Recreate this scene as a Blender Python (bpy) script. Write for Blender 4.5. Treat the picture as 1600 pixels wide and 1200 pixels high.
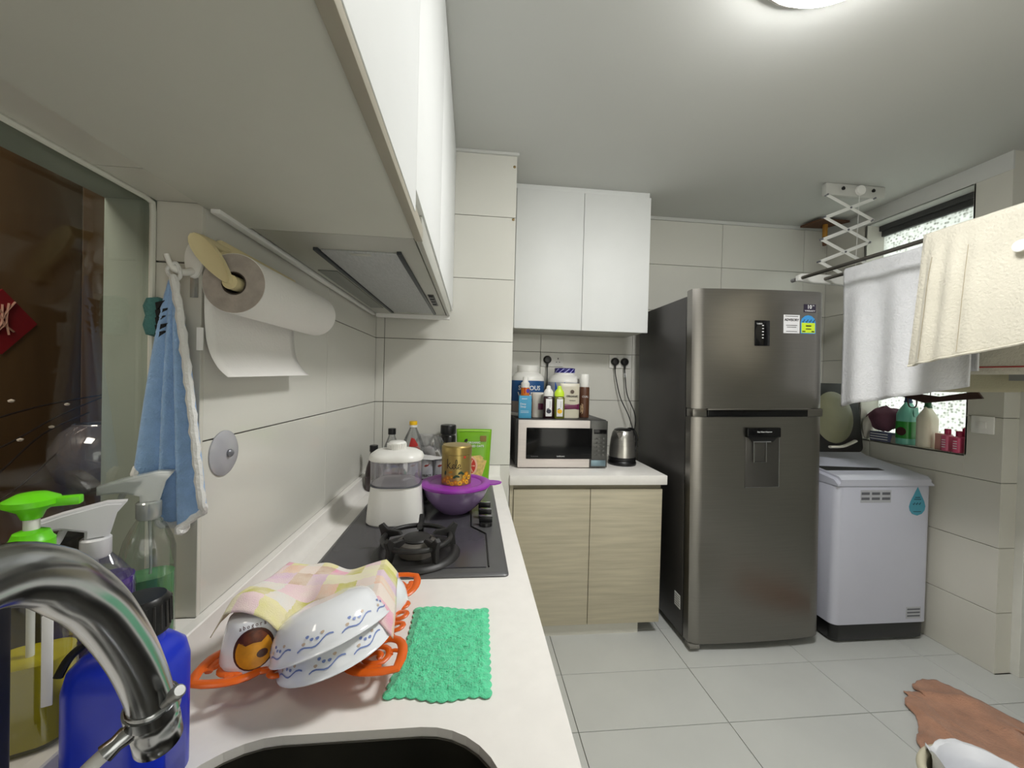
import bpy, bmesh, math, random
from mathutils import Vector, Matrix, noise, Euler
random.seed(7)
for o in list(bpy.data.objects): bpy.data.objects.remove(o)
S = bpy.context.scene
COL = S.collection
PI = math.pi

# ---------------------------------------------------------------- camera
cam_d = bpy.data.cameras.new('camera'); cam = bpy.data.objects.new('camera', cam_d); COL.objects.link(cam)
cam_d.sensor_fit = 'HORIZONTAL'; cam_d.sensor_width = 36.0; cam_d.lens = 36.0*608.45/1600; cam_d.clip_start = .02
ya, pi_, ro = .1006, -.0111, .0250
fwd = Vector((math.sin(ya)*math.cos(pi_), math.cos(ya)*math.cos(pi_), math.sin(pi_)))
rgt = Vector((math.cos(ya), -math.sin(ya), 0)); up = rgt.cross(fwd)
r2 = math.cos(ro)*rgt + math.sin(ro)*up; u2 = -math.sin(ro)*rgt + math.cos(ro)*up
cam.matrix_world = Matrix(((r2.x, u2.x, -fwd.x, 0), (r2.y, u2.y, -fwd.y, 0), (r2.z, u2.z, -fwd.z, 1.3), (0, 0, 0, 1)))
S.camera = cam
# ---------------------------------------------------------------- light and exposure
W = bpy.data.worlds.new('world'); S.world = W; W.use_nodes = True
W.node_tree.nodes['Background'].inputs[0].default_value = (.93, .97, 1, 1)
W.node_tree.nodes['Background'].inputs[1].default_value = 1.5
LAMP_EMIT = 34.0
S.view_settings.view_transform = 'Standard'; S.view_settings.look = 'None'
S.view_settings.gamma = 1; S.view_settings.use_curve_mapping = False
S.view_settings.exposure = 1.04
# soft area light added behind the camera to lift the dark parts
ad = bpy.data.lights.new('rear_fill', 'AREA'); ad.shape = 'RECTANGLE'; ad.size = 1.5; ad.size_y = 2.0; ad.energy = 13; ad.color = (1, .99, .97)
al = bpy.data.objects.new('rear_fill', ad); COL.objects.link(al); al.location = (1.0, -1.66, 1.05); al.rotation_euler = (math.pi/2, 0, math.pi)

# weak light added to brighten the room beyond the left glass
fd_ = bpy.data.lights.new('far_room_fill', 'AREA'); fd_.size = .5; fd_.energy = 7; fd_.color = (1, .9, .78)
fo_ = bpy.data.objects.new('far_room_fill', fd_); COL.objects.link(fo_); fo_.location = (-.95, .1, 2.3); fo_.rotation_euler = (math.radians(25), 0, 0)

# ---------------------------------------------------------------- materials
def lin(c):
    return tuple((v/255/12.92 if v/255 <= .04045 else ((v/255+.055)/1.055)**2.4) for v in c)
MATS = {}
def mat(name, c, rough=.5, metal=0, var=.06, scale=8, bump=0, bscale=60, stretch=None, coat=0, trans=0, alpha=1, spec=.5, sheen=0, emit=0, sss=0):
    if name in MATS: return MATS[name]
    m = bpy.data.materials.new(name); m.use_nodes = True; nt = m.node_tree; N = nt.nodes; L = nt.links
    p = N['Principled BSDF']; c = lin(c)
    tc = N.new('ShaderNodeTexCoord'); mp = N.new('ShaderNodeMapping'); L.new(tc.outputs['Object'], mp.inputs[0])
    if stretch: mp.inputs['Scale'].default_value = stretch
    no = N.new('ShaderNodeTexNoise'); no.inputs['Scale'].default_value = scale; no.inputs['Detail'].default_value = 3
    L.new(mp.outputs[0], no.inputs['Vector'])
    cr = N.new('ShaderNodeValToRGB'); cr.color_ramp.elements[0].position = .3; cr.color_ramp.elements[1].position = .7
    cr.color_ramp.elements[0].color = (*[v*(1-var) for v in c], 1); cr.color_ramp.elements[1].color = (*[min(1, v*(1+var)) for v in c], 1)
    L.new(no.outputs['Fac'], cr.inputs[0]); L.new(cr.outputs[0], p.inputs['Base Color'])
    p.inputs['Roughness'].default_value = rough; p.inputs['Metallic'].default_value = metal
    p.inputs['Specular IOR Level'].default_value = spec
    p.inputs['Coat Weight'].default_value = coat; p.inputs['Transmission Weight'].default_value = trans; p.inputs['Alpha'].default_value = alpha
    p.inputs['Sheen Weight'].default_value = sheen; p.inputs['Subsurface Weight'].default_value = sss
    if emit: L.new(cr.outputs[0], p.inputs['Emission Color']); p.inputs['Emission Strength'].default_value = emit
    if bump:
        n2 = N.new('ShaderNodeTexNoise'); n2.inputs['Scale'].default_value = bscale; n2.inputs['Detail'].default_value = 4
        L.new(mp.outputs[0], n2.inputs['Vector'])
        b = N.new('ShaderNodeBump'); b.inputs['Strength'].default_value = bump; b.inputs['Distance'].default_value = .004
        L.new(n2.outputs['Fac'], b.inputs['Height']); L.new(b.outputs[0], p.inputs['Normal'])
    MATS[name] = m; return m
def clear(name, c, gloss=.12, opac=0.0, rough=.05, fres=.7):
    """thin clear plastic or glass: tinted transparency, fresnel gloss, a little body colour"""
    if name in MATS: return MATS[name]
    m = bpy.data.materials.new(name); m.use_nodes = True; nt = m.node_tree; N = nt.nodes; L = nt.links
    N.remove(N['Principled BSDF']); out = N['Material Output']; c = lin(c)
    t = N.new('ShaderNodeBsdfTransparent'); t.inputs[0].default_value = (*[v**.5 for v in c], 1)
    d = N.new('ShaderNodeBsdfDiffuse'); d.inputs[0].default_value = (*c, 1)
    g = N.new('ShaderNodeBsdfGlossy'); g.inputs['Roughness'].default_value = rough
    lw = N.new('ShaderNodeLayerWeight'); lw.inputs[0].default_value = .25
    ma = N.new('ShaderNodeMath'); ma.operation = 'MULTIPLY_ADD'; ma.inputs[1].default_value = fres; ma.inputs[2].default_value = gloss*.3
    L.new(lw.outputs['Fresnel'], ma.inputs[0])
    m1 = N.new('ShaderNodeMixShader'); m1.inputs[0].default_value = opac; L.new(t.outputs[0], m1.inputs[1]); L.new(d.outputs[0], m1.inputs[2])
    m2 = N.new('ShaderNodeMixShader'); L.new(ma.outputs[0], m2.inputs[0]); L.new(m1.outputs[0], m2.inputs[1]); L.new(g.outputs[0], m2.inputs[2])
    L.new(m2.outputs[0], out.inputs[0]); MATS[name] = m; return m

wtile = mat('glazed cream wall tile', (213, 212, 204), .13, var=.012, scale=3, bump=.04, bscale=6)
wtile_side = mat('cream wall tile satin', (208, 206, 196), .3, var=.02, scale=3)
ftile = mat('grey floor tile', (203, 205, 202), .32, var=.025, scale=5, bump=.05, bscale=300)
grout = mat('grout', (108, 104, 96), .9)
plaster = mat('ceiling paint', (206, 207, 203), .9, var=.015, scale=2, bump=.03, bscale=40)
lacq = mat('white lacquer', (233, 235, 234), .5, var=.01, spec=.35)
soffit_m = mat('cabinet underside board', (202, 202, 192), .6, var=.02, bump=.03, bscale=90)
solid = mat('white solid surface', (240, 237, 232), .28, var=.02, scale=30)
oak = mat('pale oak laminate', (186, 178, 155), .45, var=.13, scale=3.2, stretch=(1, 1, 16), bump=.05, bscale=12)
shaded_oak = mat('shadowed carcass board', (150, 143, 124), .6)  # pale oak with the carcass shade darkened into its colour
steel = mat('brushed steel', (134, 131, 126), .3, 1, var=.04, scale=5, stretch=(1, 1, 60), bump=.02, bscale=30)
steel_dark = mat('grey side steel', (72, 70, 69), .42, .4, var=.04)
chrome = mat('polished chrome', (168, 170, 172), .2, 1, var=.03)
sinksteel = mat('sink steel', (104, 102, 97), .3, 1, var=.08, bump=.02)
hoodsteel = mat('hood steel', (186, 186, 178), .42, .35, var=.03)
alum = mat('filter mesh aluminium', (178, 180, 180), .5, .3, var=.1, scale=40, stretch=(8, 1, 1), bump=.2, bscale=150)
blk = mat('black plastic', (18, 18, 19), .35)
blkg = mat('black glass', (9, 9, 11), .12, spec=.3)
iron = mat('black enamelled iron', (34, 33, 33), .45, bump=.1, bscale=80)
hobm = mat('dark hob plate', (84, 83, 88), .2, .35, var=.12, scale=6)
hobrim = mat('hob rim steel', (98, 98, 99), .35, .4)
whitep = mat('white plastic', (238, 237, 232), .35, var=.01)
whitepaint = mat('white painted metal', (232, 232, 228), .4, var=.02)
cream = mat('cream plastic', (226, 212, 166), .4)
paper = mat('kitchen paper', (238, 236, 232), .9, var=.01, bump=.25, bscale=160)
paper_end = mat('paper roll end', (172, 163, 154), .95, var=.12, scale=60, bump=.3, bscale=200)
orange = mat('orange plastic', (222, 98, 22), .35, var=.05)
opal = mat('white opal glass', (240, 243, 248), .12, coat=.3, var=.005)
navyprint = mat('blue print', (120, 140, 196), .4)
dgreen = mat('leaf print', (34, 66, 44), .5)
gold = mat('gold tin', (176, 154, 92), .34, .75, var=.05)
ink = mat('black print', (26, 22, 22), .5)
whiteink = mat('white print', (236, 236, 236), .5)
purple = mat('purple lid', (150, 52, 168), .35)
washw = mat('washer enamel', (190, 192, 205), .3, var=.01)
brownwood = mat('brown veneer', (116, 88, 56), .5, var=.12, scale=3, stretch=(6, 6, 1))

# ---------------------------------------------------------------- mesh helpers
def nb(): return bmesh.new()
def box(bm, x0, x1, y0, y1, z0, z1, bev=0, seg=2):
    r = bmesh.ops.create_cube(bm, size=1, matrix=Matrix.Translation(((x0+x1)/2, (y0+y1)/2, (z0+z1)/2)) @ Matrix.Diagonal((abs(x1-x0), abs(y1-y0), abs(z1-z0), 1)))
    if bev:
        es = list({e for v in r['verts'] for e in v.link_edges})
        bmesh.ops.bevel(bm, geom=es, offset=bev, segments=seg, affect='EDGES', profile=.5)
    return bm
def lathe(bm, prof, seg=32, M=None, sx=1, sy=1):
    rings = []
    for r, z in prof:
        if r < 1e-6: rings.append([bm.verts.new((0, 0, z))])
        else: rings.append([bm.verts.new((r*sx*math.cos(2*PI*i/seg), r*sy*math.sin(2*PI*i/seg), z)) for i in range(seg)])
    for a, b in zip(rings, rings[1:]):
        for i in range(seg):
            j = (i+1) % seg
            if len(a) == 1 and len(b) == 1: continue
            if len(a) == 1: bm.faces.new((a[0], b[j], b[i]))
            elif len(b) == 1: bm.faces.new((a[i], a[j], b[0]))
            else: bm.faces.new((a[i], a[j], b[j], b[i]))
    vs = [v for r in rings for v in r]
    if M: bmesh.ops.transform(bm, matrix=M, verts=vs)
    return bm
def sqlathe(bm, prof, hx, hy, rc, seg=6, M=None):
    """stack of rounded rectangles: prof = [(inset, z)]"""
    rings = []
    for ins, z in prof:
        a, b = max(hx-ins, .0005), max(hy-ins, .0005); rr = min(max(rc-ins*.3, .0004), a, b); ring = []
        for k, (cx, cy) in enumerate(((a-rr, b-rr), (-a+rr, b-rr), (-a+rr, -b+rr), (a-rr, -b+rr))):
            for s in range(seg+1):
                t = PI/2*(k+s/seg); ring.append(bm.verts.new((cx+rr*math.cos(t), cy+rr*math.sin(t), z)))
        rings.append(ring)
    n = len(rings[0])
    for a, b in zip(rings, rings[1:]):
        for i in range(n): bm.faces.new((a[i], a[(i+1) % n], b[(i+1) % n], b[i]))
    bm.faces.new(list(reversed(rings[0]))); bm.faces.new(rings[-1])
    if M: bmesh.ops.transform(bm, matrix=M, verts=[v for r in rings for v in r])
    return bm
def tube(bm, pts, r, seg=10, closed=False, flat=1.0):
    pts = [Vector(p) for p in pts]; n = len(pts); rings = []
    rr = r if isinstance(r, (list, tuple)) else [r]*n
    up_ = None
    for i, p in enumerate(pts):
        a = pts[(i-1) % n] if (closed or i) else p; b = pts[(i+1) % n] if (closed or i < n-1) else p
        t = (b-a)
        if t.length < 1e-9: t = Vector((0, 0, 1))
        t.normalize()
        if up_ is None:
            up_ = Vector((0, 0, 1)) if abs(t.z) < .9 else Vector((0, 1, 0))
        s = t.cross(up_)
        if s.length < 1e-6: s = t.cross(Vector((1, 0, 0)))
        s.normalize(); u = s.cross(t).normalized()
        if flat == 1.0: up_ = u
        rings.append([bm.verts.new(p + rr[i]*(math.cos(2*PI*k/seg)*s + flat*math.sin(2*PI*k/seg)*u)) for k in range(seg)])
    for i in range(n if closed else n-1):
        a, b = rings[i], rings[(i+1) % n]
        for k in range(seg): bm.faces.new((a[k], a[(k+1) % seg], b[(k+1) % seg], b[k]))
    if not closed: bm.faces.new(list(reversed(rings[0]))); bm.faces.new(rings[-1])
    return bm
def smooth_pts(P, n=8, closed=False):
    P = [Vector(p) for p in P]; out = []; m = len(P)
    for i in range(m if closed else m-1):
        g = lambda k: P[k % m] if closed else P[min(max(k, 0), m-1)]
        p0, p1, p2, p3 = g(i-1), g(i), g(i+1), g(i+2)
        for s in range(n):
            t = s/n
            out.append(.5*((2*p1)+(-p0+p2)*t+(2*p0-5*p1+4*p2-p3)*t*t+(-p0+3*p1-3*p2+p3)*t**3))
    if not closed: out.append(P[-1])
    return out
def prism(bm, pts, a0, a1, axis='y', bev=0):
    """extrude a 2-D outline between a0 and a1 along an axis"""
    f = {'y': lambda p, a: (p[0], a, p[1]), 'x': lambda p, a: (a, p[0], p[1]), 'z': lambda p, a: (p[0], p[1], a)}[axis]
    A = [bm.verts.new(f(p, a0)) for p in pts]; B = [bm.verts.new(f(p, a1)) for p in pts]; n = len(pts)
    fs = [bm.faces.new(list(reversed(A))), bm.faces.new(B)]
    for i in range(n): fs.append(bm.faces.new((A[i], A[(i+1) % n], B[(i+1) % n], B[i])))
    bmesh.ops.recalc_face_normals(bm, faces=fs)
    if bev: bmesh.ops.bevel(bm, geom=list(fs[0].edges)+list(fs[1].edges), offset=bev, segments=2, affect='EDGES')
    return bm
def grid(bm, f, nu, nv, closeu=False):
    R = [[bm.verts.new(f(i/nu, j/nv)) for j in range(nv+1)] for i in range(nu+(0 if closeu else 1))]
    m = len(R)
    for i in range(nu):
        for j in range(nv):
            bm.faces.new((R[i][j], R[(i+1) % m][j], R[(i+1) % m][j+1], R[i][j+1]))
    return bm
def mwl(o):
    m = Matrix.Translation(o.location) @ o.rotation_euler.to_matrix().to_4x4()
    return (mwl(o.parent) @ m) if o.parent else m
def obj(name, bm, m, parent=None, smooth=True, world=False, ang=40, label=None, stuff=False):
    if world and parent: bmesh.ops.transform(bm, matrix=mwl(parent).inverted(), verts=bm.verts)
    bmesh.ops.recalc_face_normals(bm, faces=bm.faces)
    me = bpy.data.meshes.new(name); bm.to_mesh(me); bm.free()
    for x in (m if isinstance(m, (list, tuple)) else [m]): me.materials.append(x)
    if smooth:
        for p in me.polygons: p.use_smooth = True
        me.set_sharp_from_angle(angle=math.radians(ang))
    o = bpy.data.objects.new(name, me); COL.objects.link(o)
    if parent: o.parent = parent
    if label: o['label'] = label
    if stuff: o['kind'] = 'stuff'
    return o
def w(name, bm, m, parent=None, **k): return obj(name, bm, m, parent, world=True, **k)
def tag(o, label, cat, group=None):
    o['label'] = label; o['category'] = cat
    if group: o['group'] = group
    return o
def thing(name, label, cat, loc=(0, 0, 0), rz=0, group=None, rot=None):
    o = bpy.data.objects.new(name, None); COL.objects.link(o); o.empty_display_size = .02
    o.location = loc; o.rotation_euler = rot or (0, 0, rz); return tag(o, label, cat, group)
def struct(name, bm, m, smooth=False): o = obj(name, bm, m, None, smooth); o['kind'] = 'structure'; return o
def copy_tree(o, loc, label, group=None, rz=None, scale=None):
    c = o.copy(); COL.objects.link(c); c.location = loc; c['label'] = label
    if rz is not None: c.rotation_euler = (0, 0, rz)
    if group: c['group'] = group
    for ch in list(o.children):
        d = ch.copy(); COL.objects.link(d); d.parent = c
        for g in list(ch.children):
            e = g.copy(); COL.objects.link(e); e.parent = d
    return c
FACE_Y = Matrix.Rotation(PI/2, 4, 'X')                      # text facing -Y
def text_bm(s, size, M, align='CENTER', ext=.0003, wrap=None, bold=0):
    cu = bpy.data.curves.new('t', 'FONT'); cu.body = s; cu.size = size; cu.align_x = align; cu.align_y = 'CENTER'; cu.extrude = ext; cu.offset = bold
    cu.resolution_u = 2
    to = bpy.data.objects.new('t', cu); COL.objects.link(to)
    me = bpy.data.meshes.new_from_object(to); bm = nb(); bm.from_mesh(me)
    bpy.data.objects.remove(to); bpy.data.curves.remove(cu); bpy.data.meshes.remove(me)
    if wrap:
        for v in bm.verts:
            a = v.co.x/wrap; r = wrap+v.co.z; v.co = Vector((r*math.sin(a), -r*math.cos(a), v.co.y))
        bmesh.ops.transform(bm, matrix=M, verts=bm.verts)
    else: bmesh.ops.transform(bm, matrix=M @ FACE_Y, verts=bm.verts)
    return bm
T = Matrix.Translation
def curve_patch(bm, pts2, R, lift, M=None, sub=10):
    """a print patch wrapped on a cylinder of radius R (pts2 as arc length, height)"""
    c = (sum(p[0] for p in pts2)/len(pts2), sum(p[1] for p in pts2)/len(pts2))
    f = lambda p: ((R+lift)*math.sin(p[0]/R), -(R+lift)*math.cos(p[0]/R), p[1])
    vs = []; prev = None
    rings = []
    for k in range(sub+1):
        s = 1-k/sub
        if s == 0: rings.append([bm.verts.new(f(c))]); break
        rings.append([bm.verts.new(f((c[0]+(p[0]-c[0])*s, c[1]+(p[1]-c[1])*s))) for p in pts2])
    n = len(pts2)
    for a, b in zip(rings, rings[1:]):
        for i in range(n):
            j = (i+1) % n
            if len(b) == 1: bm.faces.new((a[i], a[j], b[0]))
            else: bm.faces.new((a[i], a[j], b[j], b[i]))
    vs = [v for r in rings for v in r]
    if M: bmesh.ops.transform(bm, matrix=M, verts=vs)
    return bm
def circ(cx, cy, rx, ry=None, n=18, ph=0): ry = ry or rx; return [(cx+rx*math.cos(ph+2*PI*i/n), cy+ry*math.sin(ph+2*PI*i/n)) for i in range(n)]
def rect2(cx, cy, a, b): return [(cx-a, cy-b), (cx+a, cy-b), (cx+a, cy+b), (cx-a, cy+b)]

# ---------------------------------------------------------------- tiles
TCACHE = {}
def tiles(parent, axis, plane, sign, regions, uj, vj, m, th=.008, gap=.0013):
    """one chamfered object per tile. axis 'x': u=Y v=Z; 'y': u=X v=Z; 'z': u=X v=Y. plane = the visible face."""
    for (u0, u1, v0, v1) in regions:
        us = [u0]+[u for u in uj if u0+.004 < u < u1-.004]+[u1]; vs = [v0]+[v for v in vj if v0+.004 < v < v1-.004]+[v1]
        for a, b in zip(us, us[1:]):
            for c, d in zip(vs, vs[1:]):
                ga = gap if a in uj else 0; gb = gap if b in uj else 0; gc = gap if c in vj else 0; gd = gap if d in vj else 0
                W_, H_ = b-a-ga-gb, d-c-gc-gd; key = (axis, sign, round(W_, 4), round(H_, 4), m.name)
                if key not in TCACHE:
                    bm = nb(); h = .0008
                    A = [(-W_/2, -H_/2), (W_/2, -H_/2), (W_/2, H_/2), (-W_/2, H_/2)]
                    def q(p, t, s):
                        x, y = p[0]*(1-2*s/W_), p[1]*(1-2*s/H_)
                        return {'x': (t*sign, x, y), 'y': (x, t*sign, y), 'z': (x, y, t*sign)}[axis]
                    R_ = [[bm.verts.new(q(p, t, s)) for p in A] for t, s in ((-th, 0), (-h, 0), (0, h))]
                    for r_, s_ in zip(R_, R_[1:]):
                        for i in range(4): bm.faces.new((r_[i], r_[(i+1) % 4], s_[(i+1) % 4], s_[i]))
                    bm.faces.new(R_[0]); bm.faces.new(R_[2]); bmesh.ops.recalc_face_normals(bm, faces=bm.faces)
                    me = bpy.data.meshes.new('tile'); bm.to_mesh(me); bm.free(); me.materials.append(m); TCACHE[key] = me
                o = bpy.data.objects.new('tile', TCACHE[key]); COL.objects.link(o); o.parent = parent
                uc, vc = (a+ga+b-gb)/2, (c+gc+d-gd)/2
                o.location = {'x': (plane, uc, vc), 'y': (uc, plane, vc), 'z': (uc, vc, plane)}[axis]
ZJ = [.28, .58, .88, 1.18, 1.483, 1.786, 2.089]
XW, XR, YB, YP, YN = -.46, 2.42, 2.48, 1.90, -1.7      # left wall, right wall, back wall, pillar face, near wall
ZC = 2.40
# floor
fl = struct('floor', box(nb(), XW-.15, XR+1.3, YN-.1, YB+.1, -.1, -.007), grout)
tiles(fl, 'z', 0, 1, [(XW, XR, YN, YB), (XR, XR+1.0, YN, 1.54)], [-.18, .421, 1.014, 1.617, 2.219, 2.822], [1.393-.2825*k for k in range(11, 0, -1)]+[1.393, 1.6755, 1.958, 2.24], ftile)
struct('ceiling', box(nb(), XW-.15, XR+1.3, YN-.1, YB+.1, ZC, ZC+.1), plaster)
# back wall with tiles
wb = struct('wall_back', box(nb(), XW-.15, XR+.3, YB+.007, YB+.15, 0, ZC), grout)
tiles(wb, 'y', YB, -1, [(.19, XR, 0, ZC-.02)], [.43, 1.043, 1.65, 2.249], ZJ, wtile)
tr = struct('trim_1', box(nb(), 1.0, XR, YB-.012, YB+.008, ZC-.022, ZC, .003), plaster)
# pillar at the end of the worktop
wp = struct('wall_pillar', box(nb(), XW-.02, .183, YP+.007, YB+.01, 0, ZC), grout)
tiles(wp, 'y', YP, -1, [(XW, .19, 0, ZC-.012)], [-.421], ZJ, wtile)
tiles(wp, 'x', .19, 1, [(YP+.008, YB, 0, ZC-.012)], [], ZJ, wtile_side, th=.007)
for z in (2.335, 2.08):
    sc = lathe(nb(), [(0, 0), (.006, 0), (.007, .002), (.004, .0045), (0, .005)], 12, T((.178, YP, z)) @ Matrix.Rotation(PI/2, 4, 'X')); w('screw_cap', sc, mat('brass cap', (150, 130, 90), .4, .6), wp)
struct('trim_2', box(nb(), -.12, .2, YP-.012, YP+.02, ZC-.014, ZC, .002), plaster)
# left wall with the pass-through opening
YE, ZS, ZT = .71, .88, 1.584                                     # opening edge, ledge and head
bm = nb(); box(bm, XW-.15, XW-.007, YE+.007, YP+.3, 0, ZC); box(bm, XW-.15, XW-.007, YN, YE+.007, 0, ZS-.025); box(bm, XW-.15, XW-.007, YN, YE+.007, ZT+.007, ZC)
wl = struct('wall_left', bm, grout)
tiles(wl, 'x', XW, 1, [(YE+.008, YP, .86, 1.62)], [1.287], ZJ, wtile)
tiles(wl, 'y', YE, -1, [(XW-.072, XW, ZS, ZT)], [], [1.483], wtile_side)
tiles(wl, 'z', ZT, -1, [(XW-.072, XW, YN, YE)], [.045, .645], [], wtile_side, th=.007) if False else None
w('head_tile', box(nb(), XW-.072, XW, YN, .60, ZT, ZT+.01), wtile_side, wl); w('head_tile', box(nb(), XW-.072, XW, .602, YE, ZT, ZT+.01), wtile_side, wl)
w('reveal_lining', box(nb(), XW-.15, XW-.0745, YE-.001, YE+.01, ZS-.02, ZT+.01), mat('sage painted frame', (152, 161, 149), .6), wl)
w('head_lining', box(nb(), XW-.15, XW-.0745, YN, YE, ZT-.001, ZT+.01), MATS['sage painted frame'], wl)
# near wall behind the camera and right wall
wn = struct('wall_near', box(nb(), XW-.15, XR+1.3, YN-.15, YN-.007, 0, ZC), grout)
tiles(wn, 'y', YN, 1, [(XW, XR+1, 0, ZC)], [-.18, .43, 1.043, 1.65, 2.249, 2.85], ZJ, wtile)
Y1, Y2, ZW0, ZW1 = 1.683, 2.21, .987, 2.315                       # window opening in the right wall
bm = nb(); box(bm, XR+.007, XR+.16, 1.554, Y1-.006, 0, ZC); box(bm, XR+.007, XR+.16, Y2+.006, YB+.05, 0, ZC)
box(bm, XR+.007, XR+.16, Y1-.006, Y2+.006, 0, ZW0-.007); box(bm, XR+.007, XR+.16, Y1-.006, Y2+.006, ZW1+.006, ZC)
wr = struct('wall_right', bm, grout)
tiles(wr, 'x', XR, -1, [(1.545, YB, 0, .88), (1.545, Y1, .88, ZW1), (Y1, Y2, .88, ZW0), (Y2, YB, .88, ZW1)], [2.145], ZJ, wtile_side)
w('plaster_band', box(nb(), XR-.001, XR+.01, 1.545, YB, ZW1, ZC), plaster, wr)
tiles(wr, 'y', 1.545, -1, [(XR+.008, XR+.085, 0, ZC)], [], ZJ, wtile_side)
w('sill_tile', box(nb(), XR, XR+.16, Y1, Y2, ZW0-.008, ZW0, .001), wtile_side, wr)
w('window_reveal', box(nb(), XR, XR+.16, Y1-.007, Y1, ZW0, ZW1), wtile_side, wr); w('window_reveal', box(nb(), XR, XR+.16, Y2, Y2+.007, ZW0, ZW1), wtile_side, wr); w('window_head', box(nb(), XR, XR+.16, Y1, Y2, ZW1, ZW1+.007), plaster, wr)
# door jamb and the wall it stands in
dm = mat('door frame paint', (214, 214, 208), .5)
d1 = struct('door_1', box(nb(), XR+.085, XR+.125, 1.515, 1.62, 0, 2.1, .002), dm)
w('door_stop', box(nb(), XR+.125, XR+.145, 1.535, 1.6, 0, 2.1, .002), mat('grey door rebate', (112, 112, 108), .6), d1)
w('door_leaf', box(nb(), XR+.16, XR+.9, 1.57, 1.61, .01, 2.09, .002), mat('door leaf', (120, 112, 100), .5), d1)
w('door_head', box(nb(), XR+.085, XR+.95, 1.515, 1.62, 2.1, 2.16, .002), dm, d1)
struct('wall_passage', box(nb(), XR+.1, XR+1.2, 1.56, 1.7, 2.16, ZC), plaster)
struct('wall_passage_side', box(nb(), XR+1.0, XR+1.15, YN, 1.6, 0, ZC), plaster)

# ---------------------------------------------------------------- window_1 (right): frame and patterned panes
XG = 2.54
wf = mat('dark grey window frame', (70, 70, 70), .5, .3)
bm = nb(); Z0, Z1 = ZW0+.0, ZW1
box(bm, XG-.012, XG+.03, 1.56, 2.36, Z1-.062, Z1-.01, .002); box(bm, XG-.03, XG+.03, 1.56, 2.36, Z1-.03, Z1+.06, .002)
box(bm, XG-.012, XG+.03, 2.286, 2.36, Z0-.03, Z1, .002); box(bm, XG-.012, XG+.03, 1.56, 1.66, Z0-.03, Z1, .002); box(bm, XG-.012, XG+.03, 1.56, 2.36, Z0-.05, Z0+.004, .002)
win = struct('window_1', bm, wf)
def pattern_glass():
    m = bpy.data.materials.new('patterned window glass'); m.use_nodes = True; nt = m.node_tree; N = nt.nodes; L = nt.links
    N.remove(N['Principled BSDF']); out = N['Material Output']
    tc = N.new('ShaderNodeTexCoord'); v = N.new('ShaderNodeTexVoronoi'); v.inputs['Scale'].default_value = 62; v.inputs['Randomness'].default_value = .6
    L.new(tc.outputs['Object'], v.inputs['Vector'])
    cr = N.new('ShaderNodeValToRGB'); e = cr.color_ramp.elements; e[0].position = .10; e[0].color = (.20, .21, .16, 1); e[1].position = .55; e[1].color = (.93, .95, .9, 1)
    L.new(v.outputs['Distance'], cr.inputs[0])
    t = N.new('ShaderNodeBsdfTranslucent'); L.new(cr.outputs[0], t.inputs[0])
    g = N.new('ShaderNodeBsdfGlossy'); g.inputs['Roughness'].default_value = .3
    b = N.new('ShaderNodeBump'); b.inputs['Strength'].default_value = .5; b.inputs['Distance'].default_value = .003; L.new(v.outputs['Distance'], b.inputs['Height']); L.new(b.outputs[0], g.inputs['Normal'])
    mx = N.new('ShaderNodeMixShader'); mx.inputs[0].default_value = .06; L.new(t.outputs[0], mx.inputs[1]); L.new(g.outputs[0], mx.inputs[2]); L.new(mx.outputs[0], out.inputs[0]); return m
PG = pattern_glass()
w('window_pane', box(nb(), XG+.006, XG+.011, 1.655, 2.29, Z0, Z1-.055), PG, win)
w('mullion', box(nb(), XG-.006, XG+.02, 2.262, 2.288, Z0, Z1-.055, .001), wf, win)
struct('wall_outside_strip', box(nb(), XR+.15, XR+.17, 1.2, 1.56, 0, .01), grout) if False else None
bm = nb(); box(bm, XR+.155, XR+.17, 1.5, 1.66, 0, ZC); box(bm, XR+.155, XR+.17, 2.355, 2.7, 0, ZC); box(bm, XR+.155, XR+.17, 1.5, 2.7, 0, ZW0-.02); box(bm, XR+.155, XR+.17, 1.5, 2.7, ZW1+.03, ZC)
struct('wall_outer_skin', bm, plaster)

# ---------------------------------------------------------------- window_2 (left): seal and clear pane, room beyond
XS = -.534
bm = nb(); tube(bm, [(XS, -1.6, ZT-.003), (XS, YE-.02, ZT-.003), (XS, YE-.006, ZT-.006), (XS, YE-.004, ZT-.02), (XS, YE-.004, ZS)], .0045, 8)
w2 = struct('window_2', bm, mat('white seal strip', (214, 214, 204), .5), True)
w('window_pane', box(nb(), XS-.010, XS-.005, -1.6, YE-.003, ZS, ZT-.002), clear('clear pane', (240, 244, 242), .05, fres=.22), w2)
bm = nb(); box(bm, -2.2, XW-.15, -1.9, 3.2, -.1, 0); box(bm, -2.2, XW-.15, -1.9, 3.2, ZC, ZC+.1); box(bm, -2.3, -2.2, -1.9, 3.2, 0, ZC); box(bm, -2.2, XW-.15, -2, -1.9, 0, ZC); box(bm, -2.2, XW-.15, 3.2, 3.3, 0, ZC); box(bm, XW-.16, XW-.15, 2.0, 3.2, 0, ZC)
struct('wall_far_room', bm, mat('far room paint', (150, 140, 125), .8))
wd = thing('wardrobe', 'dark brown veneered wardrobe front seen through the left glass', 'wardrobe', (-1.5, 1, 0))
w('carcass', box(nb(), -1.6, -1.322, -.6, 2.6, .0, 2.3), brownwood, wd)
for a, b in ((-.6, -.16), (-.157, .77), (.773, 1.434), (1.438, 2.6)): w('door', box(nb(), -1.322, -1.3, a, b, .02, 2.28, .002), brownwood, wd)
sb = thing('sideboard', 'low dark table beyond the left glass with pale top edge', 'table', (-1.1, 1, 0))
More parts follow.
